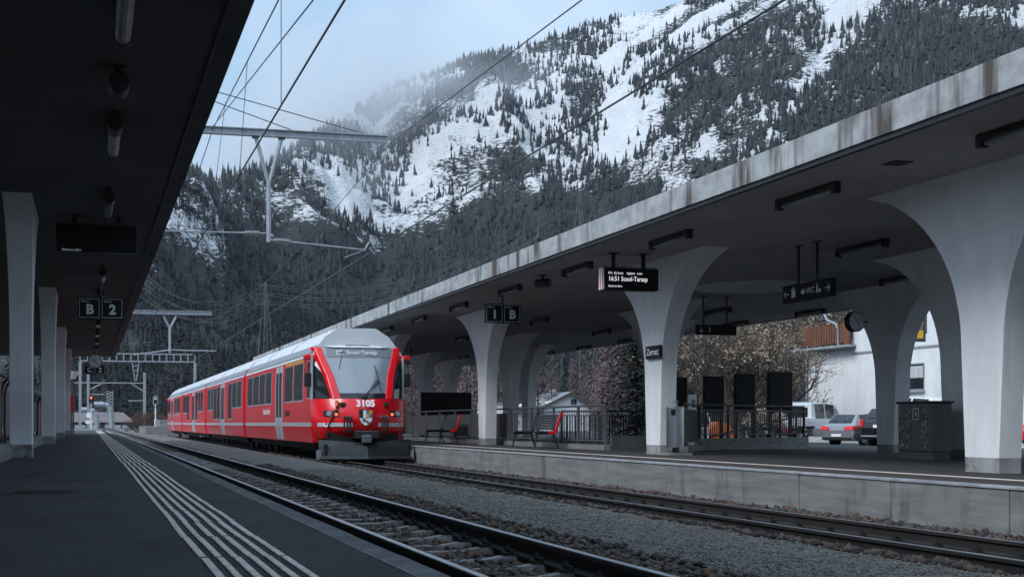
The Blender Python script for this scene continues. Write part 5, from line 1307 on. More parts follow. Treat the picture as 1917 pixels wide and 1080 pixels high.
# arched steel bridge over the line
Yb = 260.0
t = thing('arched_bridge', 'pale arched steel bridge portal beyond the left platform', 'bridge', (at_y(190, 803, Yb).x, Yb, -1))
for dy, sx in ((0, 0), (14, 3)):
    pts = []
    for px_, py_ in ((176, 757), (195, 757), (203, 760), (207, 768), (209, 785), (209, 806)):
        q_ = at_y(px_ + 0, py_, Yb); pts.append(Vector((q_.x - sx*0.9, Yb + dy, q_.z - (0.9 if dy else 0))))
    b = MB(); b.path(pts, 0.55, 8); b.build('arch_rib', 'galvanised', t)
xm = at_y(206, 740, Yb).x
b = MB()
for k in range(6): b.tube((xm - 0.5, Yb, 3.2 + k*0.6), (xm + 0.5, Yb, 3.5 + k*0.6), 0.07, 5); b.tube((xm + 0.5, Yb, 3.5 + k*0.6), (xm - 0.5, Yb, 3.8 + k*0.6), 0.07, 5)
b.tube((xm - 0.55, Yb, -1), (xm - 0.55, Yb, 6.8), 0.09, 6); b.tube((xm + 0.55, Yb, -1), (xm + 0.55, Yb, 6.8), 0.09, 6)
b.build('lattice_mast', 'galvanised', t)
# low depot building
Yd_ = 300.0
a, c2 = at_y(118, 785, Yd_), at_y(252, 793, Yd_)
t = thing('depot_building', 'low depot building with a wide brown hipped roof at the far end', 'building', ((a.x + c2.x)/2, Yd_, -1))
ez, rz_ = at_y(200, 792.5, Yd_).z + 0.3, at_y(200, 781, Yd_).z
b = MB(); b.box(a.x + 1, c2.x - 1.5, Yd_, Yd_ + 12, -1, ez); b.build('wall', 'concrete_dark', t)
b = MB(); b.raw([(a.x, Yd_-1, ez), (c2.x, Yd_-1, ez), (c2.x, Yd_+13, ez), (a.x, Yd_+13, ez), (a.x + 1, Yd_+6, rz_ + 1.2), (at_y(232, 781, Yd_).x, Yd_+6, rz_ + 1.2)], [(0, 1, 5, 4), (1, 2, 5), (2, 3, 4, 5), (3, 0, 4), (3, 2, 1, 0)])
b.build('roof', 'roof_brown', t)
for px0, px1_ in ((140, 160), (170, 186), (196, 203), (211, 226), (229, 240)):
    q0, q1 = at_y(px0, 797, Yd_), at_y(px1_, 801, Yd_); b = MB(); b.box(q0.x, q1.x, Yd_ - 0.06, Yd_ - 0.005, q1.z, q0.z + 0.2); b.build('window', 'text_white', t)
# concrete loading ramp behind the train
q0, q1 = at_z(275, 804, -0.62), at_z(312, 808, -0.62)
t = thing('loading_ramp', 'low grey concrete ramp behind the train rear', 'ramp', (q0.x, 118, -0.62))
xa, xb = at_y(272, 800, 120).x, 14
b = MB(); b.box(xa, xb, 120, 135, -1, at_y(300, 798, 120).z); b.build('base', 'concrete', t); b = MB(); b.box(at_y(299, 790, 124).x, xb, 124, 133, at_y(300, 798, 120).z, at_y(300, 785, 124).z); b.build('block', 'concrete', t)
# lamp post with the red box at the platform end
t = thing('lamp_post', 'slim platform lamp post beyond the left canopy columns', 'lamp post', (at_y(137, 805, 72).x, 72, 0))
zt_ = at_y(137, 697, 72).z
b = MB(); b.tube((0, 0, 0), (0, 0, zt_ - 0.3), 0.05, 8); b.build('pole', 'dark_metal', t, world=False)
b = MB(); b.loft([[(0.10*math.cos(k*0.785), 0.10*math.sin(k*0.785), zt_ - 0.35) for k in range(8)], [(0.34*math.cos(k*0.785), 0.34*math.sin(k*0.785), zt_) for k in range(8)], [(0.36*math.cos(k*0.785), 0.36*math.sin(k*0.785), zt_ + 0.05) for k in range(8)]]); b.build('lamp_head', 'text_white', t, world=False)
c_ = at_y(135, 754, 66.5)
t = thing('red_box', 'red vending box fixed beside the last left column', 'box', (c_.x, 66.5, 0))
b = MB(); b.box(-0.09, 0.09, -0.2, 0.2, c_.z - 0.40, c_.z + 0.40); b.build('cabinet', 'red_paint', t, world=False, bevel=0.01)
b = MB(); b.tube((-0.05, 0, 0), (-0.05, 0, c_.z - 0.40), 0.04, 8); b.build('post', 'dark_metal', t, world=False)
t = thing('track_sign', 'small round white track sign on a post before the bridge', 'sign', (at_y(167, 803, 190).x, 190, -1)); zz = at_y(167, 777, 190).z + 1
b = MB(); b.tube((0, 0, 0), (0, 0, zz), 0.08, 6); b.build('post', 'galvanised', t, world=False)
b = MB(); b.tube((0, -0.1, zz), (0, -0.02, zz), 0.42, 16); b.build('disc', 'text_white', t, world=False)
b = MB(); b.box(-0.5, 0.5, -0.1, -0.02, zz - 1.2, zz - 0.75); b.build('plate', 'text_white', t, world=False)

# far power line on the slope
def pylon(label, px, pb_, pt_, Y):
    c0, c1 = at_y(px, pb_, Y), at_y(px, pt_, Y); h = c1.z - c0.z; zg = min(c0.z, ground_z(c0.x, Y))
    t = thing('power_pylon', label, 'pylon', (c0.x, Y, zg), 0.4); h = c1.z - zg; w0 = h * 0.07
    b = MB()
    for sx in (-1, 1):
        for sy in (-1, 1): b.tube((sx*w0, sy*w0, 0), (sx*0.3, sy*0.3, h), 0.16, 4)
    for k in range(9):
        f0, f1 = k/9, (k+1)/9; a0, a1 = w0*(1-f0)+0.3*f0, w0*(1-f1)+0.3*f1
        b.tube((-a0, -a0, h*f0), (a1, -a1, h*f1), 0.10, 4); b.tube((a0, -a0, h*f0), (-a1, -a1, h*f1), 0.10, 4)
    b.build('tower', 'grey_metal', t, world=False)
    for k, f_ in enumerate((0.78, 0.88, 0.97)):
        b = MB(); b.box(-h*0.10, h*0.10, -0.15, 0.15, h*f_ - 0.2, h*f_ + 0.2); b.build('crossarm', 'grey_metal', t, world=False)
    return t, h
Ya, Yc = 700.0, 620.0
pylon('lattice power pylon standing in the wood above the train', 497, 610, 528, Ya)
pylon('lattice power pylon standing in the wood above the right canopy', 1085, 470, 352, Yc)
for k, (dy, lab) in enumerate(((0, 'upper'), (14, 'middle'), (28, 'lower'))):
    for j, off in enumerate((0, 5)):
        wire('power_line', 'pale %s power line conductor across the wooded slope' % lab, sag(at_y(250 + off*4, 505 + dy*1.4 + off, 800), at_y(497, 533 + dy + off, Ya), 14, 16) + sag(at_y(497, 533 + dy + off, Ya), at_y(1085, 356 + dy + off, Yc), 20, 24)[1:] + sag(at_y(1085, 356 + dy + off, Yc), at_y(1330, 410 + dy + off, 600), 8, 10)[1:], 0.065, 'grey_metal', 'power line conductors across the slope')

# ================================================================ HOUSES AND CARS BEHIND THE STATION
XH = 38.0
def hp(px, py): return at_x(px, py, XH)
house = thing('white_house', 'white rendered house with a wooden balcony behind the parked cars', 'house', (XH, hp(1597, 700).y, ZPARK))
ya, yb, yc = 8.0, hp(1597, 655).y, hp(1513, 655).y
zg = hp(1550, 654).z
b = MB(); b.box(XH, XH + 9, ya, yb, ZPARK - 0.1, 8.6); b.build('wall', 'white_render', house)
b = MB(); b.box(XH + 0.02, XH + 8, yb + 0.002, yc, ZPARK - 0.1, zg); b.build('annex_wall', 'white_render', house)
b = MB(); b.box(XH - 0.5, XH + 8.2, yb - 0.3, yc + 0.75, zg + 0.002, zg + 0.12); b.build('terrace_slab', 'kerb', house)
b = MB(); b.tube((XH - 0.52, yb - 0.6, zg + 0.02), (XH - 0.52, yc + 0.8, zg + 0.02), 0.075, 8); b.build('gutter', 'galvanised', house)
b = MB(); q = hp(1511, 672); b.path([(XH - 0.5, yc + 0.35, zg), (XH - 0.5, yc + 0.3, zg - 0.15), (XH - 0.06, yc + 0.08, zg - 0.45), (XH - 0.06, yc + 0.08, ZPARK)], 0.05, 8); b.build('drainpipe', 'galvanised', house)
b = MB(); b.path([hp(1558, 590) + Vector((-0.5, 0, 0.1)), hp(1563, 600) + Vector((-0.45, 0, 0)), hp(1578, 607) + Vector((-0.4, 0, 0)), hp(1582, 616) + Vector((-0.4, 0, 0)), hp(1582, 646) + Vector((-0.4, 0, 0))], 0.07, 8); b.build('drainpipe', 'galvanised', house)
bal0, bal1 = hp(1592, 640).y, hp(1517, 640).y
nsl = 17
bs_ = MB(); bs_.box(-0.02, 0.02, -0.075, 0.075, 0.08, 1.12); sl0 = bs_.build('balcony_board', 'wood', house, world=False)
for k in range(nsl):
    y = bal0 + (bal1 - bal0) * k / (nsl - 1); loc = (-0.40, y - house.location.y, zg + 0.14 - ZPARK + random.uniform(-0.02, 0.03))
    if k == 0: sl0.location = loc
    else: piece(sl0, house, loc, random.uniform(-0.1, 0.1))
for zz in (0.25, 0.95): b = MB(); b.box(XH - 0.375, XH - 0.33, bal0, bal1, zg + 0.14 + zz - 0.04, zg + 0.14 + zz + 0.04); b.build('balcony_rail', 'wood', house)
b = MB(); b.box(XH - 0.43, XH - 0.36, bal0 - 0.5, bal0 - 0.1, zg + 0.15, zg + 1.30); b.build('balcony_post', 'wood', house)
def house_window(pa, pb, zt_, zb__):
    y0, y1 = sorted((hp(pa, 700).y, hp(pb, 700).y))
    b = MB(); b.box(XH - 0.03, XH + 0.0, y0 - 0.06, y1 + 0.06, zb__ - 0.06, zt_ + 0.06); w_ = b.build('window', 'window_frame', house)
    b = MB(); b.box(XH - 0.036, XH - 0.0305, y0, y1, zb__, zt_); b.build('pane', 'dark_glass', w_)
    b = MB(); b.box(XH - 0.042, XH - 0.0365, y0 + 0.02, y1 - 0.02, zb__ + (zt_ - zb__)*0.45, zt_ - 0.08); b.build('curtain', 'curtain', w_)
    b = MB(); b.box(XH - 0.16, XH - 0.0, y0 - 0.10, y1 + 0.10, zb__ - 0.16, zb__ - 0.07); b.build('sill', 'kerb', w_)
house_window(1694, 1730, hp(1712, 682).z, hp(1712, 728).z)
house_window(1780, 1830, hp(1712, 682).z, hp(1712, 728).z)
b = MB(); b.box(XH - 0.05, XH - 0.0, ya, yb - 0.01, hp(1640, 657).z - 0.05, hp(1640, 657).z + 0.05); b.build('string_course', 'kerb', house)
b = MB(); b.raw([(XH - 0.8, ya, 8.6), (XH + 9.8, ya, 8.6), (XH + 9.8, yb + 0.8, 8.6), (XH - 0.8, yb + 0.8, 8.6), (XH + 4.5, ya, 12), (XH + 4.5, yb + 0.8, 12)], [(0, 1, 4), (3, 5, 2), (0, 4, 5, 3), (1, 2, 5, 4), (0, 3, 2, 1)]); b.build('roof', 'roof_slate', house)
# hanging shop panel with yellow bands on the house
ps = at_x(1716, 597, 35.4)
t = thing('banded_sign', 'framed sign with yellow bands hanging before the white house', 'sign', (35.4, ps.y, ps.z))
t.scale = (1.28, 1.28, 1.28)
b = MB(); b.box(-0.62, 0.32, -0.05, 0.05, -0.78, 0.9); b.build('frame', 'black_metal', t, world=False)
b = MB(); b.box(-0.55, 0.22, -0.06, -0.051, -0.70, 0.82); b.build('panel', 'grey_metal', t, world=False)
for zz in (-0.66, -0.18, 0.32): b = MB(); b.box(-0.55, 0.22, -0.068, -0.0605, zz, zz + 0.26); b.build('band', 'yellow_paint', t, world=False)
b = MB(); b.tube((0.34, 0, -0.5), (0.34, 0, 1.4), 0.06, 8); b.tube((0.34, 0, 1.2), (2.4, 0, 1.2), 0.05, 6); b.build('bracket', 'grey_metal', t, world=False)
# second, distant house
Yh = 240.0
a, c2 = at_y(1000, 770, Yh), at_y(1108, 770, Yh)
h2 = thing('gabled_house', 'distant white gabled house with grey slate roof and chimney', 'house', ((a.x + c2.x)/2, Yh, -1.2))
zE, zR = at_y(1050, 757, Yh).z, at_y(1068, 733, Yh).z
xl, xr, xm = at_y(1018, 760, Yh).x, at_y(1104, 760, Yh).x, at_y(1067, 733, Yh).x
b = MB(); b.prism([(xl, -1.2), (xr, -1.2), (xr, zE), (xm, zR - 0.3), (xl, zE)], 1, Yh, Yh + 16); b.build('wall', 'white_render', h2)
b = MB()
for sgn, xe in ((-1, xl - 1.2), (1, xr + 1.2)):
    ze = zE - 0.75
    b.raw([(xm, Yh - 0.9, zR), (xe, Yh - 0.9, ze), (xe, Yh + 17, ze), (xm, Yh + 17, zR), (xm, Yh - 0.9, zR - 0.35), (xe, Yh - 0.9, ze - 0.35), (xe, Yh + 17, ze - 0.35), (xm, Yh + 17, zR - 0.35)],
          [(0, 1, 2, 3), (7, 6, 5, 4), (0, 4, 5, 1), (1, 5, 6, 2), (2, 6, 7, 3)])
rf = b.build('roof', 'roof_slate', h2)
for xe in (xl - 1.25, xr + 1.25):
    ze = zE - 0.78
    b = MB(); b.raw([(xm, Yh - 1.0, zR + 0.02), (xe, Yh - 1.0, ze + 0.02), (xe, Yh - 1.0, ze - 0.55), (xm, Yh - 1.0, zR - 0.55), (xm, Yh - 0.905, zR + 0.02), (xe, Yh - 0.905, ze + 0.02), (xe, Yh - 0.905, ze - 0.55), (xm, Yh - 0.905, zR - 0.55)], [(0, 1, 2, 3), (7, 6, 5, 4), (0, 4, 5, 1), (1, 5, 6, 2), (2, 6, 7, 3)])
    b.build('barge_board', 'bark', rf)
b = MB(); q0 = at_y(1053, 740, Yh); b.box(q0.x - 0.5, q0.x + 0.5, Yh + 5, Yh + 6, zR - 2, at_y(1053, 727, Yh).z); b.build('chimney', 'white_render', rf)
q0 = at_y(1074, 752, Yh); b = MB(); b.box(q0.x - 0.62, q0.x + 0.62, Yh - 0.08, Yh - 0.002, q0.z - 0.6, q0.z + 0.6); w_ = b.build('window', 'window_frame', h2)
for sx in (-1, 1): b = MB(); b.box(q0.x + sx*0.29 - 0.24, q0.x + sx*0.29 + 0.24, Yh - 0.10, Yh - 0.081, q0.z - 0.5, q0.z + 0.5); b.build('pane', 'dark_glass', w_)
t = thing('shed', 'small low white shed behind the railing between two columns', 'shed', (at_y(935, 765, 200).x, 200, -1.2)); zz = at_y(935, 755, 200).z
b = MB(); b.box(-2.2, 2.2, 0, 5, 0, zz + 1.2); b.build('wall', 'white_render', t, world=False); b = MB(); b.box(-2.5, 2.5, -0.3, 5.3, zz + 1.2, zz + 1.4); b.build('roof', 'roof_slate', t, world=False)
t = thing('hillside_chalet', 'tiny white chalet among the trees on the far slope', 'house', (at_y(314, 645, 900).x, 900, at_y(314, 648, 900).z))
b = MB(); b.box(-3.0, 3.0, 0, 6, -6, 4.0); b.build('wall', 'white_render', t, world=False); b = MB(); b.prism([(-3.6, 3.8), (3.6, 3.8), (0, 6.2)], 1, -0.8, 6.8); b.build('roof', 'roof_slate', t, world=False)

# white machine between the slabs
q0, q1 = at_y(1284, 738, 38.0), at_y(1300, 738, 38.0)
t = thing('ticket_machine', 'white upright machine behind the railing beside the orange edged slab', 'machine', ((q0.x + q1.x)/2, 38.0, zplat(16)))
hw = (q1.x - q0.x)/2; ht = q0.z - zplat(16)
b = MB(); b.box(-hw, hw, -0.15, 0.15, 0, ht); b.build('body', 'car_white', t, world=False, bevel=0.02)
b = MB(); b.box(-hw*0.1, hw*0.7, -0.17, -0.151, ht - 0.42, ht - 0.16); b.build('screen', 'train_grey', t, world=False)
# ---- cars
def wheel(parent, x, y, r, wd=0.2, rim='galvanised'):
    s = 1 if y > 0 else -1
    b = MB(); b.tube((x, y - wd/2, r), (x, y + wd/2, r), r, 22); w_ = b.build('wheel', 'tyre', parent, world=False, bevel=0.02)
    b = MB(); b.tube((x, y + s*wd/2, r), (x, y + s*(wd/2 + 0.012), r), r*0.30, 14)
    for k in range(5):
        a_ = k * 1.2566; b.tube((x, y + s*(wd/2 + 0.006), r), (x + r*0.66*math.cos(a_), y + s*(wd/2 + 0.006), r + r*0.66*math.sin(a_)), 0.035, 5)
    for k in range(16):
        a_, a2 = k*math.pi/8, (k+1)*math.pi/8
        b.tube((x + r*0.68*math.cos(a_), y + s*(wd/2 + 0.003), r + r*0.68*math.sin(a_)), (x + r*0.68*math.cos(a2), y + s*(wd/2 + 0.003), r + r*0.68*math.sin(a2)), 0.02, 4)
    b.build('rim', rim, w_, world=False)
def car(name, label, cat, loc, rz, paint, st, glass_rng, wheels, r, extras=None):
    t = thing(name, label, cat, loc, rz)
    def ring(s_):
        x, z0, z1, z2, w1, w2 = s_
        return [(x, -w1*0.93, z0), (x, -w1, (z0*0.55 + z1*0.45)), (x, -w1*0.985, z1), (x, -w2, z2), (x, w2, z2), (x, w1*0.985, z1), (x, w1, (z0*0.55 + z1*0.45)), (x, w1*0.93, z0)]
    MB().loft([ring(s_) for s_ in st]).build('body', paint, t, world=False, bevel=0.03, seg=2)
    for i in range(glass_rng[0], glass_rng[1]):
        A, Bq = ring(st[i]), ring(st[i+1])
        for sgn, lo_, hi_ in ((-1, 2, 3), (1, 5, 4)):
            p = [Vector(A[lo_]), Vector(Bq[lo_]), Vector(Bq[hi_]), Vector(A[hi_])]; cc = sum(p, Vector()) / 4
            p = [cc + (v_ - cc) * 0.86 + Vector((0, sgn*0.018, 0.0)) for v_ in p]
            MB().quad(*p).build('side_window', 'dark_glass', t, world=False)
    if extras: extras(t, ring)
    for x in wheels:
        for sy in (-1, 1): wheel(t, x, sy * (st[2][4] - 0.10), r)
    return t
def end_glass(t, s0, s1, ring, out_):
    A, Bq = ring(s0), ring(s1)
    p = [Vector(A[3]), Vector(A[4]), Vector(Bq[4]), Vector(Bq[3])]
    cc = sum(p, Vector()) / 4; p = [cc + (v_ - cc)*0.86 + Vector(out_) for v_ in p]
    return MB().quad(*p).build('rear_window', 'dark_glass', t, world=False)
# hatchback: local +X forward, rear at x=0
hb = [(0.0, 0.42, 0.70, 0.72, 0.80, 0.70), (0.06, 0.30, 0.86, 0.90, 0.88, 0.76), (0.16, 0.28, 0.92, 1.02, 0.895, 0.72), (0.62, 0.26, 0.94, 1.42, 0.90, 0.60), (1.5, 0.24, 0.95, 1.47, 0.90, 0.62), (2.4, 0.24, 0.95, 1.43, 0.90, 0.62), (3.15, 0.24, 0.94, 1.00, 0.90, 0.70), (4.0, 0.26, 0.78, 0.84, 0.86, 0.68), (4.2, 0.34, 0.60, 0.64, 0.76, 0.66)]
def hb_ex(t, ring):
    end_glass(t, hb[2], hb[3], ring, (-0.02, 0, 0.015))
    for sy in (-1, 1):
        b = MB(); b.raw([(-0.035, sy*0.42, 0.73), (-0.02, sy*0.86, 0.75), (0.03, sy*0.88, 0.92), (-0.005, sy*0.42, 0.86), (0.28, sy*0.925, 0.80), (0.28, sy*0.925, 0.88)], [(0, 1, 2, 3), (1, 4, 5, 2)]); b.build('tail_light', 'tail_red', t, world=False)
    b = MB(); b.box(-0.03, -0.004, -0.26, 0.26, 0.45, 0.56); b.build('number_plate', 'text_white', t, world=False)
    b = MB(); b.box(-0.045, 0.03, -0.78, 0.78, 0.30, 0.42); b.build('bumper', 'tyre', t, world=False, bevel=0.02)
    text('window_sticker', 'FUN', 0.10, 'text_white', t, (0.36, -0.30, 1.22), rot=(math.pi/2 - 0.75, 0, -math.pi/2))
ZC = ZPARK - 0.02
c_ = at_z(1566, 836, ZC); car('hatchback_car', 'silver grey hatchback with red tail lights parked before the white house', 'car', (c_.x, c_.y, ZC), math.radians(18), 'car_silver', hb, (3, 5), (0.85, 3.35), 0.32, hb_ex)
sv = [(0.0, 0.45, 0.80, 0.84, 0.84, 0.78), (0.06, 0.36, 1.02, 1.08, 0.92, 0.84), (0.14, 0.34, 1.06, 1.22, 0.93, 0.80), (0.48, 0.32, 1.08, 1.66, 0.94, 0.68), (1.7, 0.30, 1.08, 1.72, 0.94, 0.68), (2.6, 0.30, 1.08, 1.64, 0.94, 0.68), (3.3, 0.30, 1.06, 1.14, 0.93, 0.74), (4.3, 0.34, 0.90, 0.96, 0.90, 0.74), (4.5, 0.42, 0.70, 0.74, 0.8, 0.72)]
def sv_ex(t, ring):
    end_glass(t, sv[2], sv[3], ring, (-0.02, 0, 0.015))
    for sy in (-1, 1): b = MB(); b.box(-0.02, 0.10, sy*0.86 - 0.07, sy*0.86 + 0.07, 0.86, 1.18); b.build('tail_light', 'tail_red', t, world=False, bevel=0.02)
    b = MB(); b.box(-0.03, -0.004, -0.26, 0.26, 0.84, 0.97); b.build('number_plate', 'text_white', t, world=False)
    b = MB(); b.box(-0.06, 0.02, -0.84, 0.84, 0.46, 0.52); b.build('bumper_trim', 'galvanised', t, world=False)
    b = MB(); b.tube((0.7, -0.62, 1.76), (2.4, -0.62, 1.76), 0.025, 6); b.tube((0.7, 0.62, 1.76), (2.4, 0.62, 1.76), 0.025, 6); b.build('roof_rail', 'galvanised', t, world=False)
c_ = at_z(1645, 837.5, ZC); car('suv_car', 'black sport utility car parked between the hatchback and a column', 'car', (c_.x, c_.y, ZC), math.radians(22), 'car_black', sv, (3, 5), (0.9, 3.55), 0.36, sv_ex)
vn = car('parked_van', 'white car parked against the house wall behind the cabinet', 'car', (XH - 1.9, hp(1742, 800).y - 4.2, ZC), math.radians(88), 'car_white', sv, (3, 5), (0.9, 3.55), 0.36, None)
vn.scale = (1.1, 1.05, 1.28)
c_ = at_z(1912, 845, ZC); car('red_car', 'red car just showing beyond the nearest white column', 'car', (c_.x + 1.0, c_.y, ZC), math.radians(35), 'red_paint', hb, (3, 5), (0.85, 3.35), 0.32, hb_ex)
# crew cab pickup, local +X forward, flatbed from x=0
pu = [(2.25, 0.62, 1.18, 1.86, 0.92, 0.80), (2.35, 0.45, 1.20, 1.95, 0.95, 0.82), (3.3, 0.42, 1.20, 1.98, 0.95, 0.82), (4.25, 0.42, 1.20, 1.93, 0.95, 0.80), (4.95, 0.42, 1.15, 1.24, 0.95, 0.82), (5.35, 0.50, 0.92, 1.00, 0.90, 0.80)]
def pu_ex(t, ring):
    b = MB(); b.box(2.20, 2.245, -0.62, 0.62, 1.28, 1.76); b.build('rear_window', 'dark_glass', t, world=False, bevel=0.04)
    b = MB(); b.box(0, 2.15, -1.0, 1.0, 0.80, 0.90); b.build('load_bed', 'under', t, world=False)
    for nm, bx in (('side_board', (0, 2.15, -1.02, -0.985, 0.90, 1.26)), ('side_board', (0, 2.15, 0.985, 1.02, 0.90, 1.26)), ('tail_board', (-0.03, 0.0, -1.02, 1.02, 0.86, 1.26)), ('head_board', (2.10, 2.15, -0.985, 0.985, 0.90, 1.30))):
        b = MB(); b.box(*bx); b.build(nm, 'car_white', t, world=False, bevel=0.01)
    b = MB(); b.box(0.1, 2.4, -0.45, 0.45, 0.50, 0.80); b.build('chassis', 'under', t, world=False)
    b = MB(); b.tube((2.15, -0.9, 1.98), (2.15, 0.9, 1.98), 0.03, 6); b.tube((2.15, -0.9, 1.3), (2.15, -0.9, 1.98), 0.03, 6); b.tube((2.15, 0.9, 1.3), (2.15, 0.9, 1.98), 0.03, 6); b.build('ladder_rack', 'galvanised', t, world=False)
    for sy in (-1, 1): b = MB(); b.box(-0.06, -0.02, sy*0.80 - 0.12, sy*0.80 + 0.12, 0.60, 0.72); b.build('tail_light', 'tail_red', t, world=False)
    b = MB(); b.box(-0.06, -0.02, -0.26, 0.26, 0.58, 0.70); b.build('number_plate', 'text_white', t, world=False)
c_ = at_z(1462, 836, ZC); car('pickup_truck', 'white crew cab pickup with dropside bed behind the black railing', 'pickup', (c_.x, c_.y + 1.0, ZC), math.radians(30), 'car_white', pu, (1, 4), (1.0, 4.45), 0.35, pu_ex)
# orange work machine and white bags behind the railing
c_ = at_z(1345, 838, ZC)
t = thing('work_machine', 'orange work machine with a white handle behind the black railing', 'machine', (c_.x, c_.y, ZC))
b = MB(); b.prism([(-0.5, 0.25), (0.45, 0.25), (0.6, 0.6), (0.35, 1.0), (-0.2, 1.1), (-0.5, 0.8)], 1, -0.3, 0.3); b.build('body', 'orange_paint_and_light', t, world=False, bevel=0.03)
b = MB(); b.path([(-0.35, 0, 1.0), (-0.55, 0, 1.5), (-0.75, 0, 1.55)], 0.035, 6); b.build('handle', 'text_white', t, world=False)
b = MB(); b.box(-0.75, -0.52, -0.25, 0.25, 0.2, 0.85); b.build('hopper', 'text_white', t, world=False, bevel=0.05)
for sy in (-1, 1): wheel(t, 0.1, sy*0.38, 0.28, 0.12)
# ================================================================ TREES NEAR THE STATION
def tree_mesh(name, V, F, m):
    me = bpy.data.meshes.new(name); me.from_pydata([tuple(v_) for v_ in V], [], [tuple(f_) for f_ in F]); me.materials.append(MATS[m]); return me
def place_tree(name, label, loc, h, trunk_me, crown_me, group, rz=None, sxy=1.0):
    t = thing(name, label, 'tree', loc, random.uniform(0, 6.28) if rz is None else rz, group)
    for nm, me in (('trunk', trunk_me), ('crown', crown_me)):
        o = bpy.data.objects.new(nm, me); C.objects.link(o); o.parent = t; o.scale = (h * sxy, h * sxy, h)
    return t
tb = MB(); tb.tube((0, 0, -0.05), (0, 0, 0.99), 0.014, 6, 0.002)
trunk_me = tree_mesh('conifer_trunk', tb.v, tb.f, 'bark')
def crown(nb, R, p, droop, wid, seed, lo=0.06, m='larch', hang=0.35):
    r = np.random.RandomState(seed); V, F = [], []
    for k in range(nb):                      # limbs, each carrying short side twigs
        h = lo + (0.98 - lo) * (k + r.rand()) / nb; a = r.rand() * 6.2832
        L = R * (1 - h) ** p * (0.6 + 0.5 * r.rand()) + 0.015
        d = np.array([math.cos(a), math.sin(a), 0]); n_ = np.array([-math.sin(a), math.cos(a), 0])
        tip = d * L + np.array([0, 0, h - droop * L])
        root = np.array([0, 0, h])
        b = len(V); w_ = 0.0028; V += [root - n_*w_, root + n_*w_, tip]; F.append((b, b+1, b+2))
        nt_ = max(3, int(5 + 9 * (1 - h)))
        for q_ in range(nt_):
            f_ = (q_ + 0.6 + 0.5*r.rand()) / (nt_ + 0.4); base = root + (tip - root) * min(f_, 1.0)
            sgn = 1 if q_ % 2 else -1
            tw = (d * 0.55 + n_ * sgn * (0.5 + 0.5*r.rand()) + np.array([0, 0, hang*(r.rand() - 0.6)])) * (0.022 + 0.34*L*(1 - 0.5*f_)) * (0.6 + 0.6*r.rand())
            u = np.cross(tw, [0, 0, 1.0]); u = u / (np.linalg.norm(u) + 1e-6) * wid * (0.5 + r.rand()); u[2] += wid * (r.rand() - 0.5)
            b = len(V); V += [base - u*0.5, base + u*0.5, base + tw]; F.append((b, b+1, b+2))
    return tree_mesh('conifer_crown', V, F, m)
larch_c = [crown(170, 0.17, 0.75, -0.18, 0.0065, 300 + k, m='larch', hang=1.6) for k in range(3)]
spruce_c = [crown(120, 0.21, 0.85, 0.35, 0.015, 400 + k, lo=0.04, m='needles', hang=0.9) for k in range(3)]
# bare larches on the foot of the slope, seen under the right canopy
n = 0
for k in range(105):
    px = random.uniform(700, 1330); r_ = random.uniform(170, 420)
    a_ = math.atan2(px - VX, FV * 1.0) if False else None
    Y_ = r_ * 0.95; p = at_y(px, 760, Y_)
    if 985 < px < 1125 and Y_ < 262 and random.random() < 0.8: continue
    zg_ = max(ground_z(p.x, Y_), -1.0)
    place_tree('larch_tree', 'bare pinkish brown larch among others on the slope behind the right platform', (p.x, Y_, zg_ - 0.3), random.uniform(11, 21), trunk_me, random.choice(larch_c), 'bare larches behind the right platform', sxy=random.uniform(0.9, 1.2))
# mixed trees on the valley floor behind the train and the far end of the left platform
for k in range(90):
    px = random.uniform(-30, 720); Y_ = random.uniform(330, 640); p = at_y(px, 780, Y_)
    zg_ = max(ground_z(p.x, Y_), -1.0)
    if random.random() < 0.5: place_tree('larch_tree', 'bare greyish larch in the valley wood behind the train', (p.x, Y_, zg_ - 0.3), random.uniform(7, 15), trunk_me, random.choice(larch_c), 'bare larches in the valley wood', sxy=random.uniform(1.0, 1.5))
    else: place_tree('spruce_tree', 'dark spruce in the valley wood behind the train', (p.x, Y_, zg_ - 0.3), random.uniform(8, 16), trunk_me, random.choice(spruce_c), 'dark spruces in the valley wood', sxy=random.uniform(0.9, 1.2))
# the big conifers by the name sign column
big_c = crown(420, 0.29, 0.80, 0.30, 0.012, 501, lo=0.02, m='needles', hang=0.9)
p = at_y(1192, 790, 66); place_tree('conifer_tree', 'large dark conifer with drooping branches behind the stairs', (p.x, 66, ZPARK), 8.5, trunk_me, big_c, None, sxy=1.15)
p = at_y(1275, 790, 72); place_tree('conifer_tree', 'tall dark conifer partly hidden by the column with the name sign', (p.x, 72, ZPARK), 10.5, trunk_me, big_c, None, sxy=0.9)
p = at_y(1320, 790, 84); place_tree('conifer_tree', 'dark conifer standing behind the leafy shrubs', (p.x, 84, ZPARK), 10.0, trunk_me, big_c, None)
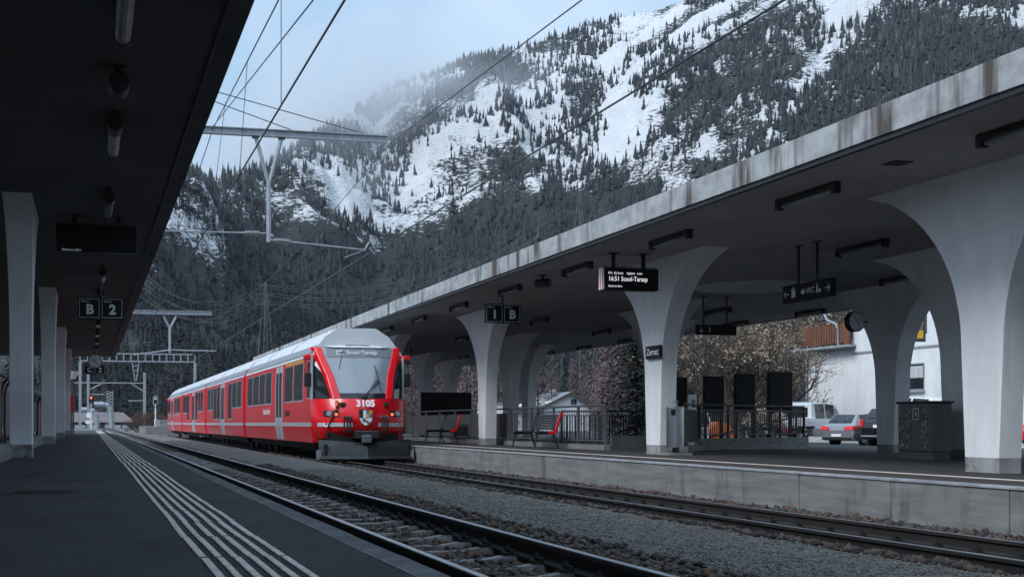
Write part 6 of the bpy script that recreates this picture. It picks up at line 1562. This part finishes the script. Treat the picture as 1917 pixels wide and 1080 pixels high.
# half bare broadleaf trees with dry leaves before the slope
def twiggy(h, spread, seed, leaves, lm, levels=5, stems=4):
    r = random.Random(seed); br = MB(); lf = MB()
    def grow(p, d, L, rad, lev):
        q_ = p + d * L
        br.tube(p, q_, rad, 4 if lev > 1 else 6, rad * 0.65)
        if lev >= levels:
            for _ in range(max(1, int(leaves * r.random() ** 1.5 * 0.9))):
                o = p.lerp(q_, r.random()) + Vector((r.gauss(0, 1), r.gauss(0, 1), r.gauss(0, 1))) * L * 0.30
                u = Vector((r.gauss(0, 1), r.gauss(0, 1), r.gauss(0, 1))).normalized(); w_ = u.orthogonal().normalized(); s_ = r.uniform(0.025, 0.085) * max(1.0, h / 8.0)
                lf.quad(o - u*s_, o + w_*s_*0.6, o + u*s_, o - w_*s_*0.6)
            return
        for _ in range(3 if lev < 3 else 2):
            nd = (d + Vector((r.gauss(0, 1), r.gauss(0, 1), r.gauss(0, 0.7))) * spread + Vector((0, 0, 0.12))).normalized()
            grow(p.lerp(q_, r.uniform(0.55, 1.0)), nd, L * r.uniform(0.62, 0.85), rad * 0.62, lev + 1)
    for _ in range(stems):
        d = Vector((r.gauss(0, 0.35), r.gauss(0, 0.35), 1)).normalized()
        grow(Vector((r.gauss(0, 0.2), r.gauss(0, 0.2), -0.1)), d, h * 0.30, h * 0.016, 0)
    return br, lf
def broadleaf(label, px, Y_, h, seed, leaves, lm='dry_leaf', spread=0.42, name='broadleaf_tree', z0=None, stems=4, levels=6):
    p = at_y(px, 790, Y_); t = thing(name, label, 'tree' if name != 'shrub' else 'shrub', (p.x, Y_, ZPARK - 0.1 if z0 is None else z0))
    br, lf = twiggy(h, spread, seed, leaves, lm, levels, stems)
    br.build('trunk', 'bark', t, world=False); lf.build('crown', lm, t, world=False)
broadleaf('half bare tree with pale dry leaves next to the dark conifer', 1345, 58, 8.2, 1, 9)
broadleaf('half bare tree with pale dry leaves behind the tall black slabs', 1390, 60, 7.6, 2, 9)
broadleaf('half bare tree with brown leaves over the white pickup', 1440, 80, 10.0, 3, 8)
broadleaf('half bare brown tree beside the house balcony', 1490, 90, 12.5, 4, 8)
broadleaf('thin bare brown tree rising behind the house annex', 1550, 98, 14.5, 5, 4)
broadleaf('half bare tree with grey brown twigs rising between the slabs and the pickup', 1412, 74, 8.5, 12, 7)
broadleaf('half bare brown tree showing beside the column with the name sign', 1305, 64, 9.0, 13, 7)
broadleaf('low leafy bush behind the railing by the pickup', 1440, 52, 2.6, 6, 8, name='shrub', stems=6, levels=4)
broadleaf('rusty red shrub beside the far railway signal', 258, 165, 4.0, 8, 7, 'red_shrub', name='shrub', z0=-0.9, stems=7, levels=4, spread=0.6)
broadleaf('rusty red shrub between the far signal and the grey mast', 282, 168, 4.2, 9, 7, 'red_shrub', name='shrub', z0=-0.9, stems=7, levels=4, spread=0.6)
broadleaf('rusty red shrub before the concrete ramp', 300, 172, 4.0, 10, 6, 'red_shrub', name='shrub', z0=-0.9, stems=7, levels=4, spread=0.6)
# ================================================================ AIR
hz = MB(); hz.box(-9600, 9600, -9600, 9600, -3.0, float(z.max()) + 60)
hm = bpy.data.materials.new('haze_air'); hm.use_nodes = True; hn = hm.node_tree.nodes; hn.clear()
ho = hn.new('ShaderNodeOutputMaterial'); pv = hn.new('ShaderNodeVolumePrincipled')
pv.inputs['Color'].default_value = (0.72, 0.85, 1.0, 1); pv.inputs['Density'].default_value = 0.000022; pv.inputs['Anisotropy'].default_value = 0.2
hm.node_tree.links.new(pv.outputs[0], ho.inputs['Volume']); MATS['haze_air'] = hm
tag(hz.build('haze', 'haze_air'), 'thin pale blue mountain haze filling the valley air', 'haze', kind='stuff')
# a bank of low cloud caught on the ridge
def mist(label, px, py, Y, rx, ry, rz_, dens, seed, ang=0.0):
    c_ = at_y(px, py, Y)
    bm = bmesh.new(); bmesh.ops.create_icosphere(bm, subdivisions=3, radius=1.0)
    me = bpy.data.meshes.new('mist_bank'); bm.to_mesh(me); bm.free()
    mm_ = bpy.data.materials.new('mist_%d' % seed); mm_.use_nodes = True; nn = mm_.node_tree.nodes; ll = mm_.node_tree.links; nn.clear()
    o_ = nn.new('ShaderNodeOutputMaterial'); v_ = nn.new('ShaderNodeVolumePrincipled'); v_.inputs['Color'].default_value = (0.93, 0.96, 1.0, 1); v_.inputs['Anisotropy'].default_value = 0.1
    t_ = nn.new('ShaderNodeTexCoord'); ln = nn.new('ShaderNodeVectorMath'); ln.operation = 'LENGTH'; ll.new(t_.outputs['Object'], ln.inputs[0])
    mp = nn.new('ShaderNodeMapping'); mp.inputs['Location'].default_value = (seed * 3.7, 0, 0); mp.inputs['Scale'].default_value = (1.0, 1.0, 0.8); ll.new(t_.outputs['Object'], mp.inputs[0])
    nz1 = nn.new('ShaderNodeTexNoise'); nz1.inputs['Scale'].default_value = 1.7; nz1.inputs['Detail'].default_value = 4.0; ll.new(mp.outputs[0], nz1.inputs['Vector'])
    f1 = nn.new('ShaderNodeMapRange'); f1.inputs['From Min'].default_value = 0.98; f1.inputs['From Max'].default_value = 0.15; ll.new(ln.outputs['Value'], f1.inputs['Value'])
    f2 = nn.new('ShaderNodeMapRange'); f2.inputs['From Min'].default_value = 0.36; f2.inputs['From Max'].default_value = 0.68; ll.new(nz1.outputs[0], f2.inputs['Value'])
    m1 = nn.new('ShaderNodeMath'); m1.operation = 'MULTIPLY'; ll.new(f1.outputs[0], m1.inputs[0]); ll.new(f2.outputs[0], m1.inputs[1])
    m2 = nn.new('ShaderNodeMath'); m2.operation = 'MULTIPLY'; m2.inputs[1].default_value = dens; ll.new(m1.outputs[0], m2.inputs[0]); ll.new(m2.outputs[0], v_.inputs['Density'])
    ll.new(v_.outputs[0], o_.inputs['Volume'])
    me.materials.append(mm_)
    o = bpy.data.objects.new('mist_bank', me); C.objects.link(o); o.location = c_; o.scale = (rx, ry, rz_); o.rotation_euler = (0, ang, 0)
    return tag(o, label, 'mist', kind='stuff')
sc.cycles.volume_step_rate = 4.0
sc.cycles.volume_max_steps = 128
mist('pale cloud bank hiding the ridge above the overhead line beam', 612, 205, 2050, 290, 320, 140, 0.013, 1, -0.45)
mist('thin mist drifting over the upper cliffs', 830, 215, 1950, 260, 260, 90, 0.0035, 2, -0.35)
mist('thin mist lying in the gully beside the forked drop post', 560, 300, 1750, 180, 220, 90, 0.0045, 3, 0.2)
